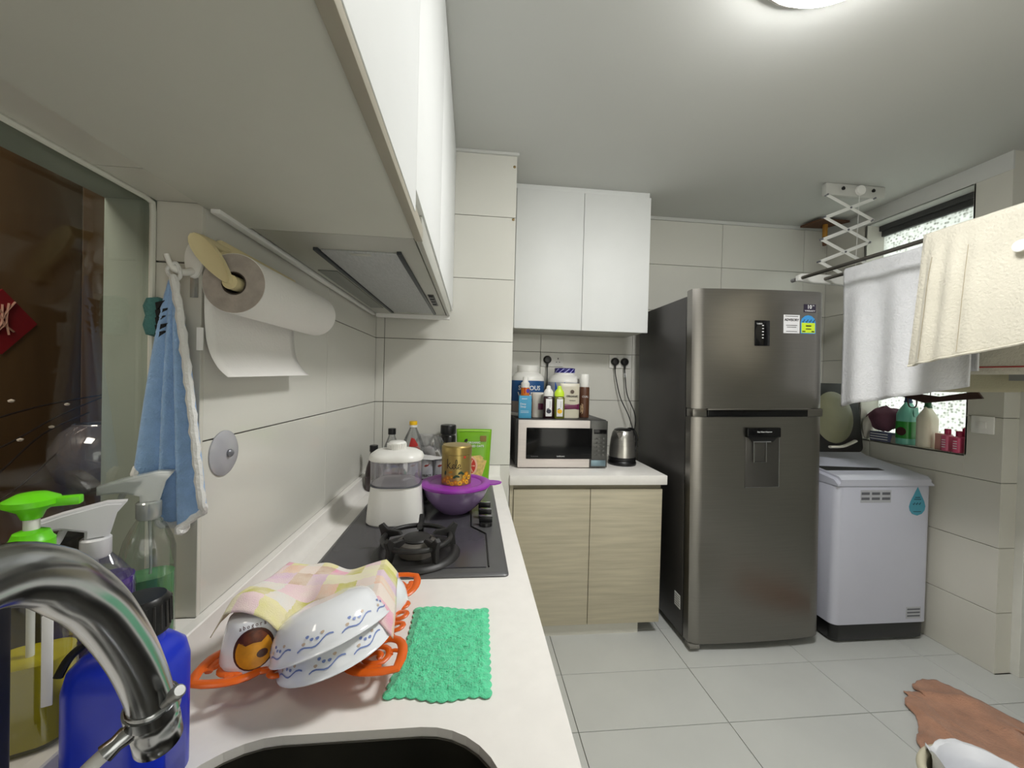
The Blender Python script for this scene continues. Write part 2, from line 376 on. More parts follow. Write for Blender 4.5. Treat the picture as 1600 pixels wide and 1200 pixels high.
w('top', box(nb(), -1.28, -.85, .2, 2.2, .93, .96, .003), mat('dark table top', (60, 42, 34), .3), sb)
for x in (-1.25, -.9):
    for y in (.25, 2.15): w('leg', box(nb(), x, x+.05, y-.02, y+.03, 0, .93, .003), MATS['dark table top'], sb)
bl = thing('glass_globe', 'clear smoky globe standing on the table behind the left glass', 'vase', (-1.05, 1.22, .96))
obj('globe', lathe(nb(), [(.03, 0), (.05, .006), (.085, .035), (.102, .08), (.1, .125), (.08, .165), (.055, .185)], 32), clear('smoky glass', (190, 180, 180), .5, .22), bl)
obj('rim', tube(nb(), [(.055*math.cos(a/12*PI), .055*math.sin(a/12*PI), .185) for a in range(24)], .003, 6, True), MATS['smoky glass'], bl)
tw = thing('blossom_branch', 'thin dark twigs with tiny white blossoms behind the left glass', 'branch', (-1.05, .9, .96))
bm = nb()
for P in ([(-1.06, .8, 1.06), (-1.08, 1.0, 1.11), (-1.1, 1.15, 1.17), (-1.12, 1.3, 1.215)], [(-1.05, .85, .98), (-1.08, 1.0, 1.05), (-1.1, 1.12, 1.13), (-1.1, 1.24, 1.175)], [(-1.05, .85, 1.15), (-1.1, 1.1, 1.2), (-1.12, 1.32, 1.225)], [(-1.04, .85, .96), (-1.05, 1.0, 1.01), (-1.08, 1.16, 1.10)]):
    tube(bm, smooth_pts(P, 5), .0022, 5)
w('twigs', bm, mat('twig', (40, 26, 20), .8), tw)
for p in ((-1.08, 1.0, 1.06), (-1.1, 1.14, 1.145), (-1.06, .92, 1.02), (-1.12, 1.2, 1.2), (-1.08, 1.03, 1.22), (-1.05, 1.02, 1.13)):
    w('blossom', lathe(nb(), [(0, -.004), (.005, -.002), (.006, .002), (0, .005)], 6, T(p)), mat('blossom', (226, 214, 200), .8), tw)
bm = nb(); prism(bm, [(1.213, 1.335), (1.30, 1.42+.01), (1.213, 1.515), (1.126, 1.42+.01)], -1.299, -1.296, 'x')
fu = obj('paper_decoration', bm, mat('red paper', (150, 18, 30), .7)); tag(fu, 'red diamond paper decoration stuck on the dark wardrobe', 'decoration')
gp = nb()
for k in range(5): tube(gp, smooth_pts([(-1.293, 1.19+.012*k, 1.39+.01*(k % 3)), (-1.293, 1.21+.01*(k % 2), 1.43), (-1.293, 1.18+.015*k, 1.46+.006*k)], 4), .003, 4)
w('gold_print', gp, mat('pale print', (190, 140, 120), .6), fu)

# ---------------------------------------------------------------- left worktop with sink cut-out
def rrect(x0, x1, y0, y1, r, n=8):
    out = []
    for k, (cx, cy) in enumerate(((x1-r, y1-r), (x0+r, y1-r), (x0+r, y0+r), (x1-r, y0+r))):
        for s in range(n+1):
            t = PI/2*(k+s/n); out.append((cx+r*math.cos(t), cy+r*math.sin(t)))
    return out
ZK = .83; XF = .143
SX0, SX1, SY0, SY1 = -.345, .052, .08, .527
hole = rrect(SX0, SX1, SY0, SY1, .11)
outer = [(XW, YN+.4), (XF, YN+.4), (XF, YP), (XW, YP)]
def holed_slab(outer, hole, z0, z1):
    bm = nb()
    def ring(pts, z): return [bm.verts.new((*p, z)) for p in pts]
    top = []
    for z in (z1, z0):
        o_, h_ = ring(outer, z), ring(hole, z)
        es = [bm.edges.new((o_[i], o_[(i+1) % len(o_)])) for i in range(len(o_))]+[bm.edges.new((h_[i], h_[(i+1) % len(h_)])) for i in range(len(h_))]
        bmesh.ops.triangle_fill(bm, use_beauty=True, edges=es); top.append((o_, h_))
    for k in (0, 1):
        a, b = top[0][k], top[1][k]
        for i in range(len(a)): bm.faces.new((a[i], a[(i+1) % len(a)], b[(i+1) % len(b)], b[i]))
    bmesh.ops.recalc_face_normals(bm, faces=bm.faces)
    return bm
wt = thing('worktop', 'long white solid-surface worktop holding hob and sink', 'worktop', (-.16, .6, ZK-.045))
w('slab', holed_slab(outer, hole, ZK-.045, ZK), solid, wt, smooth=False)
# upstands with cove
bm = nb(); prism(bm, [(XW, ZS-.05), (XW+.045, ZK-.001), (XW+.045, ZK+.001), (XW+.033, ZK+.004), (XW+.024, ZK+.012), (XW+.02, ZK+.024), (XW+.019, ZS-.001), (XW+.017, ZS+.001), (XW, ZS+.001)], YN+.4, YP, 'y'); w('upstand', bm, solid, wt)
bm = nb(); prism(bm, [(YP, ZK-.001), (YP-.035, ZK-.001), (YP-.026, ZK+.003), (YP-.021, ZK+.012), (YP-.02, ZS-.002), (YP-.018, ZS), (YP, ZS)], XW+.02, XF-.0015, 'x'); w('upstand', bm, solid, wt)
w('ledge', box(nb(), XW-.148, XW+.001, YN+.4, YE-.0015, ZS-.022, ZS+.0008, .001), solid, wt)
# sink bowl
def sinkbowl():
    bm = nb(); rings = []
    for ins, z in ((.0008, ZK-.012), (.0035, ZK-.012), (.004, ZK-.06), (.008, ZK-.19), (.03, ZK-.215), (.09, ZK-.222), (.14, ZK-.225)):
        rings.append([bm.verts.new((*p, z)) for p in rrect(SX0+ins, SX1-ins, SY0+ins, SY1-ins, max(.11-ins*.7, .02))])
    n = len(rings[0])
    for a, b in zip(rings, rings[1:]):
        for i in range(n): bm.faces.new((a[i], a[(i+1) % n], b[(i+1) % n], b[i]))
    bm.faces.new(rings[-1]); return bm
sk = thing('sink', 'undermounted stainless steel sink bowl at the near end of the worktop', 'sink', (-.15, .3, ZK-.225))
w('bowl', sinkbowl(), sinksteel, sk, ang=60)
w('drain', lathe(nb(), [(0, .002), (.03, .002), (.034, .004), (.042, .004), (.045, 0)], 28, T((-.146, .30, ZK-.2245))), chrome, sk)
# base cabinets under the left worktop
bc = thing('base_cabinet', 'pale oak base cabinet under the long white worktop', 'cabinet', (-.17, .3, 0))
bm = nb(); box(bm, XW+.005, .09, .56, YP-.005, .1, ZK-.046); box(bm, XW+.005, .09, YN+.42, .04, .1, ZK-.046); box(bm, XW+.005, .09, .04, .56, .1, .55); w('body', bm, shaded_oak, bc, smooth=False)
w('kick_board', box(nb(), XW+.005, .05, YN+.42, YP-.005, 0, .1), wtile_side, bc)
ys = [YN+.42+k*.53 for k in range(7)]
for a, b in zip(ys, ys[1:]): w('door', box(nb(), .091, .11, a+.002, min(b-.002, YP-.008), .105, ZK-.075, .0015), oak, bc)

# ---------------------------------------------------------------- hob
HZ = ZK+.0005
hb = thing('gas_hob', 'dark two-burner gas hob set into the white worktop', 'hob', (-.13, 1.3, HZ))
HX0, HX1, HY0, HY1 = -.372, .097, .917, 1.72
bm = nb(); r = .018
rim = rrect(HX0, HX1, HY0, HY1, .012, 4)
rings = []
for ins, z in ((0, HZ), (.0, HZ+.003), (.006, HZ+.008), (.012, HZ+.0085)):
    rings.append([bm.verts.new((*p, z)) for p in rrect(HX0+ins, HX1-ins, HY0+ins, HY1-ins, .012, 4)])
for a, b in zip(rings, rings[1:]):
    for i in range(len(a)): bm.faces.new((a[i], a[(i+1) % len(a)], b[(i+1) % len(b)], b[i]))
bm.faces.new(rings[-1]); w('rim_plate', bm, hobrim, hb)
w('top_plate', prism(nb(), [(HX0+.012, HY0+.03), (.045, HY0+.03), (.045, 1.15), (.0, 1.21), (.0, HY1-.012), (HX0+.012, HY1-.012)], HZ+.006, HZ+.0105, 'z', .0015), hobm, hb)
w('seam_strip', tube(nb(), [(.05, HY0+.032, HZ+.0105), (.05, 1.153, HZ+.0105), (.006, 1.212, HZ+.0105), (.006, HY1-.015, HZ+.0105)], .002, 6), blk, hb)
def burner(cx, cy, name):
    p = name
    bm = lathe(nb(), [(0, .001), (.075, .001), (.079, .002), (.088, .009), (.098, .012), (.106, .009), (.112, .002), (.113, 0)], 48, T((cx, cy, HZ+.0105))); w('drip_tray', bm, iron, hb)
    bm = lathe(nb(), [(.046, 0), (.046, .022), (.05, .024), (.05, .032), (.042, .036), (.03, .037), (.029, .033), (.0, .033)], 40, T((cx, cy, HZ+.012)))
    q = w('burner_ring', bm, mat('burner alloy', (120, 116, 110), .5, .6), hb)
    bm = lathe(nb(), [(0, .046), (.02, .046), (.034, .043), (.037, .039), (.035, .036), (0, .036)], 32, T((cx, cy, HZ+.012))); w('burner_cap', bm, iron, q)
    g = w('pan_support', tube(nb(), [(cx+.086*math.cos(2*PI*k/48), cy+.086*math.sin(2*PI*k/48), HZ+.052) for k in range(48)], .0065, 10, True, flat=1.0), iron, hb)
    for k in range(5):
        a = 2*PI*k/5+.32
        M = T((cx, cy, HZ+.012)) @ Matrix.Rotation(a, 4, 'Z')
        b = nb(); prism(b, [(.092, 0), (.104, 0), (.1, .040), (.108, .062), (.098, .068), (.082, .054), (.050, .052), (.042, .044), (.078, .034)], -.0065, .0065, 'y', .0015)
        bmesh.ops.transform(b, matrix=M, verts=b.verts); w('prong', b, iron, g)
burner(-.135, 1.03, 'a'); burner(-.22, 1.52, 'b')
for k, y in enumerate((1.225, 1.29, 1.36)):
    kb = nb(); lathe(kb, [(0, .0), (.021, 0), (.021, .006), (.018, .012), (0, .012)], 24); box(kb, -.021, .021, -.007, .007, .010, .03, .002); bmesh.ops.transform(kb, matrix=T((.051, y, HZ+.0085)), verts=kb.verts)
    kn = w('knob', kb, blk, hb); w('knob_trim', box(nb(), .03, .072, y-.0065, y+.0065, HZ+.0385, HZ+.0398, .0005), chrome, kn)

# ---------------------------------------------------------------- wall cupboards over the left worktop
uc = thing('wall_cupboard', 'long white wall cupboard run over the left worktop', 'cupboard', (-.28, .2, 1.58))
XD = -.105
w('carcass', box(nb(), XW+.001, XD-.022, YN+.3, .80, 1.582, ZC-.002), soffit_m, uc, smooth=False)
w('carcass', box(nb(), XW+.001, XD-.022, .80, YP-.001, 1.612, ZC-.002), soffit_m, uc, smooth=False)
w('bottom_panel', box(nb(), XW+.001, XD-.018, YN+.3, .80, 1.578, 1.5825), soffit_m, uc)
w('grip_profile', box(nb(), XD-.0165, XD-.0015, YN+.3, .80, 1.572, 1.6, .001), mat('taupe grip rail', (172, 166, 150), .45, .3), uc)
seams = [YN+.3, -1.1, -.50, .10, .69, 1.17, YP-.004]
for a, b in zip(seams, seams[1:]):
    if b <= .70: w('door', box(nb(), XD-.016, XD, a+.0012, b-.0012, 1.585, ZC-.006, .0012), lacq, uc)
w('door', box(nb(), XD-.016, XD, .6912, 1.1688, 1.625, ZC-.006, .0012), lacq, uc)
w('door', box(nb(), XD-.016, XD, 1.1712, YP-.004, 1.625, ZC-.006, .0012), lacq, uc)
# extractor hood
hd = thing('cooker_hood', 'slim grey steel cooker hood built under the cupboards above the hob', 'hood', (-.27, 1.3, 1.58))
w('canopy', box(nb(), -.43, XD-.020, .803, 1.765, 1.578, 1.611, .001), hoodsteel, hd)
bm = nb(); box(bm, -.43, XD-.004, 1.765, 1.79, 1.562, 1.60, .002); w('rear_lip', bm, whitepaint, hd)
bm = nb(); box(bm, -.452, -.436, .715, 1.79, 1.571, 1.582, .002); w('side_lip', bm, whitepaint, hd)
w('front_fascia', box(nb(), XD-.016, XD-.004, .80, 1.765, 1.575, 1.624, .001), hoodsteel, hd)
w('filter', box(nb(), -.34, -.175, .9, 1.7, 1.5735, 1.578, .001), alum, hd)
for x in (-.348, -.17): w('filter_rail', box(nb(), x-.005, x+.005, .89, 1.71, 1.571, 1.578, .0008), mat('dark rail', (62, 66, 70), .4, .5), hd)
w('lamp_cover', box(nb(), -.415, -.365, 1.08, 1.62, 1.5755, 1.578, .001), mat('grey lamp cover', (120, 122, 116), .4), hd)
for y in (.91, 1.69): w('filter_latch', box(nb(), -.28, -.235, y-.006, y+.006, 1.571, 1.574, .001), hoodsteel, hd)
bt = w('switch_panel', box(nb(), -.158, -.138, 1.33, 1.52, 1.5755, 1.578, .001), blk, hd)
for k in range(4): w('push_button', box(nb(), -.155, -.141, 1.34+k*.045, 1.372+k*.045, 1.572, 1.5755, .0015), blk, bt)

# ---------------------------------------------------------------- back base cupboard, worktop and wall cupboard
bw = thing('oak_base_cupboard', 'pale oak two-door base cupboard beside the steel fridge', 'cupboard', (.6, 2.2, 0))
w('carcass', box(nb(), .197, .985, 1.93, YB-.001, .08, .782), shaded_oak, bw, smooth=False)
w('plinth', box(nb(), .197, .885, 1.937, YB-.05, 0, .08), wtile_side, bw, smooth=False)
w('door', box(nb(), .215, .604, 1.91, 1.929, .068, .757, .0015), oak, bw); w('door', box(nb(), .607, .985, 1.91, 1.929, .068, .757, .0015), oak, bw)
w('filler', box(nb(), .195, .212, 1.915, 1.935, .08, .78), oak, bw)
cw = thing('short_worktop', 'short white worktop slab on the pale oak cupboard', 'worktop', (.6, 2.2, .783))
w('slab', box(nb(), .1915, 1.0, 1.89, YB-.001, .783, ZK, .002), solid, cw)
ucb = thing('white_wall_cupboard', 'white two-door wall cupboard above the microwave', 'cupboard', (.6, 2.3, 1.59))
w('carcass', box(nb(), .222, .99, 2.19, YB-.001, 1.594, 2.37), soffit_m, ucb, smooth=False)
w('door', box(nb(), .222, .606, 2.17, 2.189, 1.59, 2.368, .0012), lacq, ucb); w('door', box(nb(), .6085, 1.0, 2.17, 2.189, 1.59, 2.368, .0012), lacq, ucb)
w('crown_filler', box(nb(), .20, .995, 2.178, YB-.001, 2.371, ZC-.001, .001), lacq, ucb)
w('scribe_strip', box(nb(), .191, .2215, 2.18, YB-.001, 1.594, 2.37, .001), lacq, ucb)

# ---------------------------------------------------------------- fridge (it leans a little to the left, as in the photo)
fr = thing('fridge', 'tall stainless steel two-door fridge with water dispenser', 'fridge', (1.077, 1.79, 0), rot=(0, math.radians(-1.05), 0))
FW = .685
def fbox(*a, bev=0): return box(nb(), *a, bev)
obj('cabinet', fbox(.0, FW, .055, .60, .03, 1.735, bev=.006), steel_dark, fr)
def door_bm(z0, z1, bulge=.014, notch=None):
    bm = nb(); n = 24; pts = []
    for i in range(n+1):
        t = i/n; x = t*FW; y = -.012-bulge*(1-(2*t-1)**2)
        if i == 0: y += .012
        if i == n: y += .012
        pts.append((x, y))
    pts = [(0, .045)]+pts+[(FW, .045)]
    return prism(bm, pts, z0, z1, 'z', .003)
obj('freezer_door', door_bm(1.182, 1.762), steel, fr, ang=30)
fd = obj('fridge_door', door_bm(.035, 1.142), steel, fr, ang=30)
obj('door_gap', fbox(.006, FW-.006, .0, .05, 1.14, 1.184), blk, fr)
obj('side_panel_strip', fbox(-.001, .003, .004, .05, .04, 1.76), steel, fd) if False else None
hs = obj('handle_recess', fbox(.075, FW-.085, -.02, .01, 1.142, 1.178, bev=.003), blkg, fr)
obj('handle_lip', fbox(.07, FW-.08, -.029, -.014, 1.176, 1.184, bev=.002), steel, hs)
for x0, x1 in ((0, .075), (FW-.085, FW)): obj('door_cap', fbox(x0+.001, x1-.001, -.016, .04, 1.143, 1.181, bev=.003), steel, fd)
dp = obj('display_panel', fbox(.305, .383, -.030, -.022, 1.488, 1.612, bev=.003), blkg, fr)
for k in range(5): obj('indicator', fbox(.341, .349, -.0308, -.0295, 1.525+k*.015, 1.529+k*.015), whiteink, dp)
obj('display_text', text_bm('TURBO', .009, T((.327, -.0303, 1.595))), whiteink, dp)
# water dispenser
wdp = obj('water_dispenser', fbox(.265, .44, -.0285, -.022, .80, 1.085, bev=.003), mat('dispenser recess', (92, 90, 87), .35, .8), fd)
obj('dispenser_hood', fbox(.262, .436, -.046, -.022, 1.045, 1.092, bev=.004), blkg, wdp); obj('dispenser_text', text_bm('Easy Water Dispenser', .0085, T((.35, -.0466, 1.072))), whiteink, wdp)
bm = prism(nb(), [(.275, 1.045), (.425, 1.045), (.4, 1.022), (.30, 1.022)], -.04, -.024, 'y', .002); obj('dispenser_spout', bm, blk, wdp)
bm = nb(); tube(bm, [(.300, -.038, 1.024), (.300, -.04, .925), (.365, -.04, .925), (.365, -.038, 1.024)], .0025, 6); tube(bm, [(.292, -.042, 1.024), (.385, -.042, 1.024)], .003, 6); obj('dispenser_lever', bm, chrome, wdp)
obj('lever_plate', fbox(.303, .362, -.036, -.03, .928, 1.02, bev=.002), MATS['dispenser recess'], wdp)
bm = nb(); tube(bm, [(.442, -.026, 1.085), (.442, -.026, .80), (.265, -.027, .80)], .003, 6); obj('dispenser_frame', bm, chrome, wdp)
def onDoor(bm, k=0):
    """lay a flat piece (built about y = 0) on the curved door front"""
    for v in bm.verts: v.co.y += -.012-.014*(1-(2*v.co.x/FW-1)**2)-k*.0007
    return bm
def dbox(x0, x1, z0, z1, k=0, t=.0007): return onDoor(box(nb(), x0, x1, -t, .0004, z0, z1), k)
st = obj('warranty_sticker', dbox(.567, .636, 1.658, 1.698), mat('dark sticker', (38, 28, 52), .4), fr)
obj('sticker_text', onDoor(text_bm('10', .027, T((.599, 0, 1.684)), bold=.0003), 1.6), whiteink, st); obj('sticker_text', onDoor(text_bm('TM', .008, T((.621, 0, 1.691))), 1.6), whiteink, st); obj('sticker_text', onDoor(text_bm('WARRANTY', .0105, T((.602, 0, 1.665))), 1.6), whiteink, st)
st = obj('advisory_sticker', dbox(.457, .545, 1.553, 1.643), mat('pale sticker', (222, 222, 224), .5), fr)
obj('sticker_text', onDoor(text_bm('ADVISORY', .0165, T((.501, 0, 1.618)), bold=.0004), 1.6), ink, st)
for k, (ww, z) in enumerate(((.035, 1.636), (.03, 1.592), (.026, 1.583), (.03, 1.562))): obj('sticker_line', dbox(.501-ww, .501+ww, z-.0012, z+.0012, 1), ink, st)
bm = nb(); prism(bm, [(.552, 1.553), (.636, 1.553), (.636, 1.61), (.63, 1.627), (.612, 1.64), (.594, 1.644), (.576, 1.64), (.558, 1.627), (.552, 1.61)], -.0007, .0004, 'y')
st = obj('energy_label', onDoor(bm), mat('blue label', (60, 150, 215), .5), fr)
obj('label_field', onDoor(prism(nb(), [(.556, 1.557), (.632, 1.557), (.632, 1.606), (.556, 1.606)], -.0007, .0, 'y'), 1), mat('lime label', (206, 232, 40), .5), st)
for k in range(4):
    x = .565+k*.019; obj('tick_mark', onDoor(tube(nb(), [(x-.005, 0, 1.613), (x-.001, 0, 1.608), (x+.008, 0, 1.622)], .0018, 5), 1.4), ink, st)
for a, b, c, d_ in ((.58, .61, 1.588, 1.594), (.58, .61, 1.574, 1.578), (.56, .577, 1.561, 1.566), (.612, .628, 1.561, 1.566)): obj('label_line', dbox(a, b, c, d_, 2), ink, st)
side = obj('rating_plate', fbox(-.0012, .0006, .075, .13, .155, .225), whiteink, fr)
for k in range(5): obj('plate_line', fbox(-.0016, -.001, .08, .125, .165+k*.012, .168+k*.012), mat('grey ink', (140, 140, 140), .6), side)
for x in (.05, FW-.08): obj('foot', lathe(nb(), [(0, 0), (.02, 0), (.02, .02), (.012, .03), (0, .03)], 16, T((x+.015, .1, 0 if x < .1 else -.006))), blk, fr)
obj('rear_wheel', fbox(.03, FW-.03, .5, .56, .004, .03), blk, fr)
obj('kick_grille', fbox(.01, FW-.01, .04, .07, .012, .04), blk, fr)
obj('corner_guard', fbox(-.002, .05, -.02, .03, .016, .034, bev=.004), mat('worn grey plastic', (120, 118, 112), .8), fr)

# ---------------------------------------------------------------- washing machine
wm = thing('washing_machine', 'white top-loading washing machine with black base and lid raised', 'washing machine', (2.108, 2.052, 0))
bm = sqlathe(nb(), [(.0, .10), (0, .80), (.004, .805)], .272, .275, .035, 6); obj('body', bm, washw, wm)
bm = sqlathe(nb(), [(.02, .006), (.008, .02), (.006, .10)], .270, .275, .035, 6); obj('base', bm, blk, wm)
# top panel slopes up to the rear
def top_bm():
    bm = nb(); hx, hy = .2735, .279
    prof = [(-hy, .806), (-hy, .838), (-hy+.015, .852), (-hy+.05, .857), (.06, .90), (.12, .925), (hy, .94), (hy, .806)]
    prism(bm, prof, -hx, hx, 'x'); 
    es = [e for e in bm.edges if abs(e.verts[0].co.x)-hx > -1e-5 and abs(e.verts[1].co.x)-hx > -1e-5 and e.verts[0].co.x*e.verts[1].co.x > 0 and min(e.verts[0].co.z, e.verts[1].co.z) > .82]
    bmesh.ops.bevel(bm, geom=es, offset=.018, segments=3, affect='EDGES')
    return bm
tp = obj('top_cover', top_bm(), washw, wm)
bm = prism(nb(), [(-.245, -.235), (.0, -.235), (.10, -.222), (.10, -.13), (-.245, -.10)], .0, .004, 'z'); bmesh.ops.transform(bm, matrix=T((0, 0, .866)) @ Matrix.Rotation(math.radians(9.0), 4, 'X') @ T((0, -.015, .0225)), verts=bm.verts); obj('drum_opening', bm, blk, tp)
bm = nb(); sqlathe(bm, [(0, 0), (0, .003)], .05, .016, .015, 5, T((-.20, .20, .936))); obj('control_dial', bm, MATS['worn grey plastic'], tp)
lid = nb(); 
o_ = rrect(-.20, .165, .0, .40, .03, 5); 
prism(lid, o_, 0, .03, 'y', .004); bmesh.ops.transform(lid, matrix=T((0, -.01, .93)) @ Matrix.Rotation(math.radians(-8), 4, 'X'), verts=lid.verts)
ld = obj('lid', lid, blk, wm)
bm = lathe(nb(), [(0, .014), (.08, .012), (.118, .006), (.125, 0), (0, 0)], 40, T((-.01, -.012, .93)) @ Matrix.Rotation(math.radians(-8), 4, 'X') @ T((0, 0, .2)) @ Matrix.Rotation(PI/2, 4, 'X') @ Matrix.Diagonal((1, 1.2, 1, 1)))
obj('lid_window', bm, mat('olive smoked plastic', (112, 112, 88), .35, var=.15, scale=6), ld)
bm = nb(); tube(bm, smooth_pts([(-.09, -.045, .965), (-.02, -.05, .968), (.03, -.05, .985), (.07, -.045, 1.0)], 4), [.012]*4*3+[.012], 8, flat=.6); obj('lid_handle', bm, mat('pale worn handle', (205, 202, 190), .6, bump=.3), ld)
st = obj('care_sticker', fbox(-.142, .03, -.2762, -.2748, .722, .785), mat('grey sticker', (176, 178, 184), .6), wm)
for k in range(6): obj('sticker_line', fbox(-.137+.058*(k % 3), -.092+.058*(k % 3), -.2768, -.276, .735+.026*(k//3), .748+.026*(k//3)), mat('grey print', (96, 98, 104), .6), st)
st = obj('lower_sticker', fbox(.14, .225, -.2762, -.2748, .12, .18), MATS['grey sticker'], wm)
for k in range(3): obj('sticker_line', fbox(.146, .219, -.2768, -.276, .13+.017*k, .138+.017*k), MATS['grey print'], st)
dpts = [(.182, .812-.012)]+[(.182+.047*math.sin(a), .700-.047*math.cos(a)+.0) for a in [PI*.68, PI*.5, PI*.36, PI*.2, 0, -PI*.2, -PI*.36, -PI*.5, -PI*.68]]
st = obj('water_label', prism(nb(), dpts, -.2765, -.2748, 'y'), mat('teal label', (72, 150, 172), .5), wm)
bm = nb()
for k in range(3): tube(bm, [(.155+k*.017, -.277, .714), (.159+k*.017, -.277, .709), (.166+k*.017, -.277, .72)], .0016, 5)
obj('tick_marks', bm, mat('dark teal print', (20, 60, 74), .5), st)
for a, b, c, d_ in ((.168, .196, .745, .749), (.162, .202, .735, .739), (.16, .204, .672, .675)): obj('label_line', fbox(a, b, -.2772, -.2766, c, d_), MATS['dark teal print'], st)
for x in (-.2, .2):
    for y in (-.2, .2): obj('foot', lathe(nb(), [(0, 0), (.022, 0), (.022, .01), (0, .012)], 12, T((x, y, 0))), blk, wm)

# ---------------------------------------------------------------- microwave, kettle, sockets
mw = thing('microwave', 'steel and black microwave oven on the short worktop', 'microwave', (.49, 2.05, ZK))
obj('case', fbox(-.255, .245, .02, .36, .012, .262, bev=.004), mat('dark case', (58, 58, 58), .4, .4), mw)
d = obj('door', fbox(-.243, .147, -.004, .02, .006, .258, bev=.002), mat('pinkish brushed steel', (230, 222, 217), .4, .45, var=.05, scale=6, stretch=(1, 1, 30)), mw)
obj('door_window', fbox(-.2, .158, -.0085, -.003, .052, .218, bev=.002), blkg, d)
obj('maker_name', text_bm('SAMSUNG', .0095, T((-.013, -.009, .066))), whiteink, d); obj('model_text', text_bm('Ceramic Inside', .0065, T((-.155, -.009, .066))), MATS['grey ink'], d)
c = obj('control_panel', fbox(.149, .245, -.004, .02, .006, .258, bev=.002), mat('smoked steel', (92, 92, 90), .35, .7), mw)
obj('display', fbox(.168, .238, -.006, -.003, .188, .212, bev=.001), blkg, c)
obj('door_button', fbox(.155, .236, -.008, -.003, .014, .046, bev=.002), mat('blue-grey steel', (120, 142, 152), .35, .6), c)
for i in range(3):
    for j in range(5): obj('key', fbox(.172+i*.023, .188+i*.023, -.0055, -.003, .068+j*.022, .08+j*.022, bev=.0008), MATS['smoked steel'], c)
for x in (-.22, .22):
    for y in (.05, .32): obj('foot', lathe(nb(), [(0, 0), (.012, 0), (.012, .012), (0, .012)], 12, T((x, y, 0))), blk, mw)
MZ = ZK+.262

kt = thing('kettle', 'brushed steel electric kettle with black base by the microwave', 'kettle', (.868, 2.17, ZK))
obj('base', lathe(nb(), [(0, 0), (.078, 0), (.08, .008), (.078, .02), (.072, .026), (0, .026)], 40), blk, kt)
obj('jug', lathe(nb(), [(0, .028), (.074, .028), (.075, .04), (.073, .09), (.066, .15), (.056, .188), (.05, .195), (0, .195)], 40), mat('bright brushed steel', (196, 194, 188), .28, .9, scale=5, stretch=(1, 1, 60)), kt)
obj('foot_band', lathe(nb(), [(.0745, .026), (.0765, .028), (.0765, .044), (.0745, .046)], 40), blk, kt)
obj('lid', lathe(nb(), [(.0, .206), (.03, .206), (.046, .2), (.051, .193), (0, .19)], 36), blk, kt)
bm = nb(); tube(bm, smooth_pts([(.04, .015, .2), (.075, .03, .195), (.098, .035, .15), (.095, .035, .09), (.075, .03, .05)], 6), .010, 10, flat=.8); obj('handle', bm, blk, kt)
obj('spout', prism(nb(), [(-.052, .192), (-.071, .188), (-.050, .158), (-.035, .19)], -.055, -.03, 'y', .002), steel, kt) if False else None
bm = nb(); bmesh.ops.create_cone(bm, cap_ends=True, segments=3, radius1=.002, radius2=.022, depth=.05, matrix=Matrix.Rotation(math.radians(-125), 4, 'Z') @ T((.064, 0, .168)) @ Matrix.Rotation(math.radians(18), 4, 'Y')); obj('spout', bm, steel, kt)

def socket(x, z, label):
    s = thing('wall_socket', label, 'socket', (x, YB, z)); obj('faceplate', fbox(-.073, .073, -.009, 0, -.043, .043, bev=.003), whitep, s)
    for k in (-1, 1):
        obj('pin_slot', fbox(k*.037-.003, k*.037+.003, -.0095, -.0085, .004, .014), blk, s); obj('pin_slot', fbox(k*.037-.014, k*.037-.006, -.0095, -.0085, -.016, -.012), blk, s); obj('pin_slot', fbox(k*.037+.006, k*.037+.014, -.0095, -.0085, -.016, -.012), blk, s)
        obj('switch', fbox(k*.018-.005, k*.018+.005, -.0115, -.0085, .022, .034, bev=.001), whitep, s)
    return s
socket(.507, 1.434, 'white double wall socket behind the microwave, one side free'); socket(.958, 1.436, 'white double wall socket above the kettle, both sides used')
def plug(x, z, pts, label, lb=None):
    p = thing('plug', label, 'plug', (x, YB-.0095, z))
    obj('plug_body', lathe(nb(), [(0, 0), (.024, 0), (.026, .006), (.025, .018), (.018, .026), (0, .028)], 24, Matrix.Rotation(PI/2, 4, 'X')), blk, p)
    obj('strain_relief', tube(nb(), [(0, -.014, -.018), (0, -.014, -.05)], [.008, .005], 10), blk, p)
    obj('cord', tube(nb(), smooth_pts([(0, -.014, -.05)]+[(a-x, b-YB+.0095, c-z) for a, b, c in pts], 8), .0033, 7), blk, p)
    if lb: obj('cord_label', fbox(-.004, .009, -.02, -.009, -.10, -.075), whiteink, p)
plug(.472, 1.434, [(.472, 2.455, 1.3), (.465, 2.45, 1.2), (.46, 2.45, 1.0), (.46, 2.45, ZK+.01)], 'black plug with a cord running down behind the tubs')
plug(.92, 1.434, [(.925, 2.45, 1.33), (.955, 2.44, 1.2), (1.0, 2.40, 1.08), (1.02, 2.36, .95), (.985, 2.3, ZK+.006), (.95, 2.24, ZK+.006)], 'black plug above the kettle, nearer the microwave')
plug(.985, 1.434, [(.988, 2.45, 1.33), (1.0, 2.44, 1.22), (1.05, 2.42, 1.08), (1.045, 2.44, .92), (1.04, 2.45, .7)], 'black plug above the kettle, next to the fridge, white tag on its cord', True)

